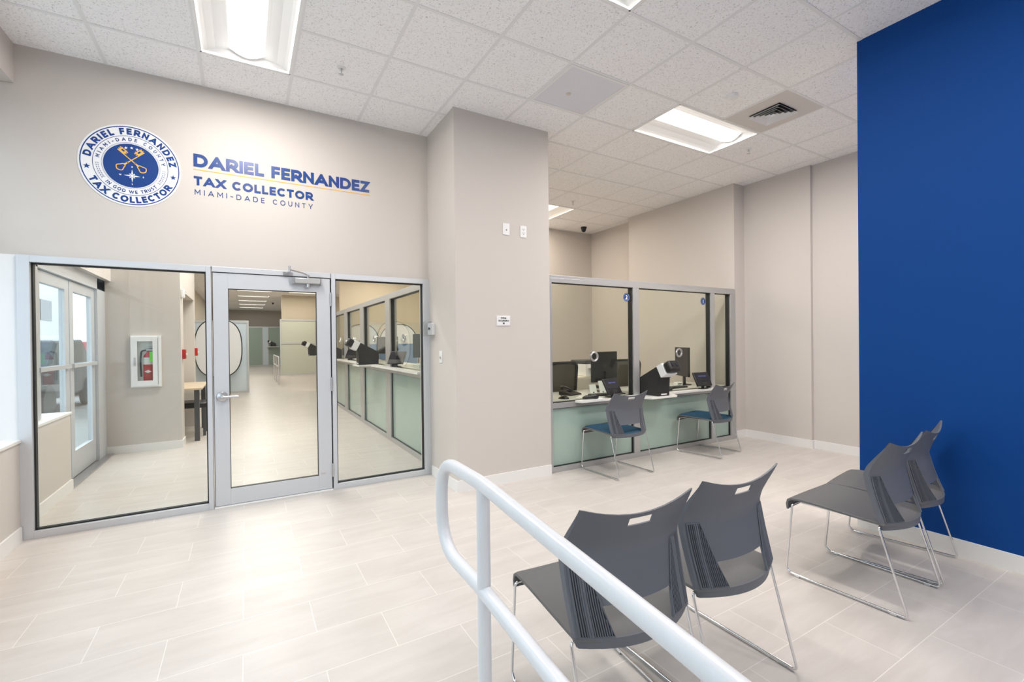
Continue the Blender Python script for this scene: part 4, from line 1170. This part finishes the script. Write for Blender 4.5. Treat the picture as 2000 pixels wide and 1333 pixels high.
T0 = (.0, -.030, 0)
MB().lathe([(.0, .02), (.048, .022), (.052, .035), (.052, .34), (.046, .37), (.025, .40), (.016, .41), (.016, .43)], (0, -.020, 0), n=24).build('cylinder', 'red', t)
bpy.data.objects['cylinder'].scale = (1, .42, 1)
MB().lathe([(.0525, 0), (.0525, .09)], (0, -.020, .255), n=24).build('label_band', 'paper', t); bpy.data.objects['label_band'].scale = (1, .43, 1)
MB().box(-.02, .05, -.030, -.005, .43, .45).box(-.015, .06, -.030, -.005, .465, .475).build('valve_handle', 'steel', t, bevel=.002)
MB().tube(fillet([(-.01, -.018, .44), (-.07, -.018, .43), (-.078, -.018, .30), (-.072, -.018, .10)], .04), .009, 8).build('hose', 'black', t)
MB().box(.018, .062, -.048, -.046, .29, .42).build('inspection_tag', 'lime', t, smooth=False)
MB().prism([(-.038, .165), (0, .145), (.038, .165), (0, .185)], 1, -.046, -.043).build('diamond_mark', 'paper', t, smooth=False)

def pull(label, loc, rz):
    t = thing('fire_alarm_pull_station', label, 'fire alarm', loc, rz)
    MB().box(-.045, .045, -.04, 0, -.065, .065).build('housing', 'red', t, bevel=.005)
    MB().box(-.03, .03, -.052, -.04, -.02, .01).build('pull_handle', 'white', t, bevel=.003)
pull('red fire alarm pull station on the wall end near the fire cabinet', (-.735, 7.62, 1.235), PI/2)
pull('red fire alarm pull station on the far side of the recess', (-.735, 9.39, 1.24), PI/2)
t = thing('alarm_strobe', 'small white alarm strobe high on the wall corner beyond the fire cabinet', 'alarm', (-.735, 7.56, 2.05), PI/2)
MB().box(-.05, .05, -.04, 0, -.06, .06).build('housing', 'white', t, bevel=.01)
MB().box(-.02, .02, -.05, -.04, -.02, .03).build('strobe_lens', 'clearp', t, smooth=False)
t = thing('writing_desk', 'pale maple desk with square grey legs in the recess beyond the fire cabinet', 'desk', (0, 0, 0))
MB().box(-1.15, -.535, 7.80, 9.10, .725, .75).build('tabletop', 'wood', t, smooth=False, bevel=.002)
for x, y in ((-.60, 7.86), (-.60, 9.04), (-1.1, 7.86), (-1.1, 9.04)): MB().box(x-.03, x+.03, y-.03, y+.03, 0, .725).build('leg', 'dgrey', t, smooth=False)
t = thing('desk_chair', 'dark upholstered chair tucked in at the maple desk', 'chair', (-.74, 8.45, 0), -PI/2)
MB().box(-.23, .23, -.22, .24, .42, .50).build('seat', 'black', t, bevel=.02)
MB().box(-.22, .22, -.28, -.23, .5, .82).build('backrest', 'black', t, bevel=.02)
for x in (-.2, .2):
    for y in (-.22, .2): MB().box(x-.018, x+.018, y-.018, y+.018, 0, .42).build('leg', 'dgrey', t, smooth=False)
t = thing('wall_tablet', 'black slanted display screen on the recess wall above the maple desk', 'screen', (-1.0, 8.2, .75), 0)
MB().box(-.12, .12, -.01, .01, .03, .36, Matrix.Rotation(-.25, 4, 'X')).build('display', 'blackm', t, bevel=.004)
MB().box(-.08, .08, -.06, .06, 0, .02).box(-.015, .015, 0, .03, .02, .15).build('stand', 'dgrey', t, smooth=False)

# ------------------------------------------------------------ street outside
struct(box('ground', -60, -1.9, -40, 80, -.2, -.06, 'asphalt'))
struct(box('road', -14, -5.2, -40, 80, -.06, -.05, 'road'))
t = thing('street_building', 'pale building with storefront openings across the street', 'building', (-22, 20, -.06))
MB().box(-5, 5, -40, 50, 0, 9).build('wall', 'facade', t, smooth=False)
for k in range(8): MB().box(5, 5.05, -36+k*11, -33+k*11, 4, 6).build('window', 'screen', t, smooth=False)
def car(label, loc, rz, paint):
    t = thing('parked_car', label, 'car', loc, rz, 'cars parked outside')
    prof = [(-2.2, .35), (-2.25, .85), (-1.9, 1.0), (-1.3, 1.05), (-.9, 1.55), (.9, 1.58), (1.55, 1.1), (2.1, .98), (2.25, .75), (2.2, .35)]
    MB().prism(prof, 1, -.9, .9).build('body', paint, t, smooth=False, bevel=.06)
    MB().prism([(-1.15, 1.08), (-.83, 1.48), (.83, 1.50), (1.35, 1.1)], 1, -.915, .915).build('side_window', 'screen', t, smooth=False)
    for x in (-1.4, 1.4):
        for s in (-1, 1): MB().cyl((x, s*.78, .33), (x, s*.95, .33), .33, 20).build('wheel', 'black', t)
car('dark blue car parked outside, nearest the doors', (-4.2, 13.5, -.06), PI/2, 'carblue')
car('red car parked outside behind the dark blue one', (-4.6, 19.5, -.06), PI/2, 'carred')
car('silver car parked outside, farthest away', (-4.9, 26, -.06), PI/2, 'cargrey')
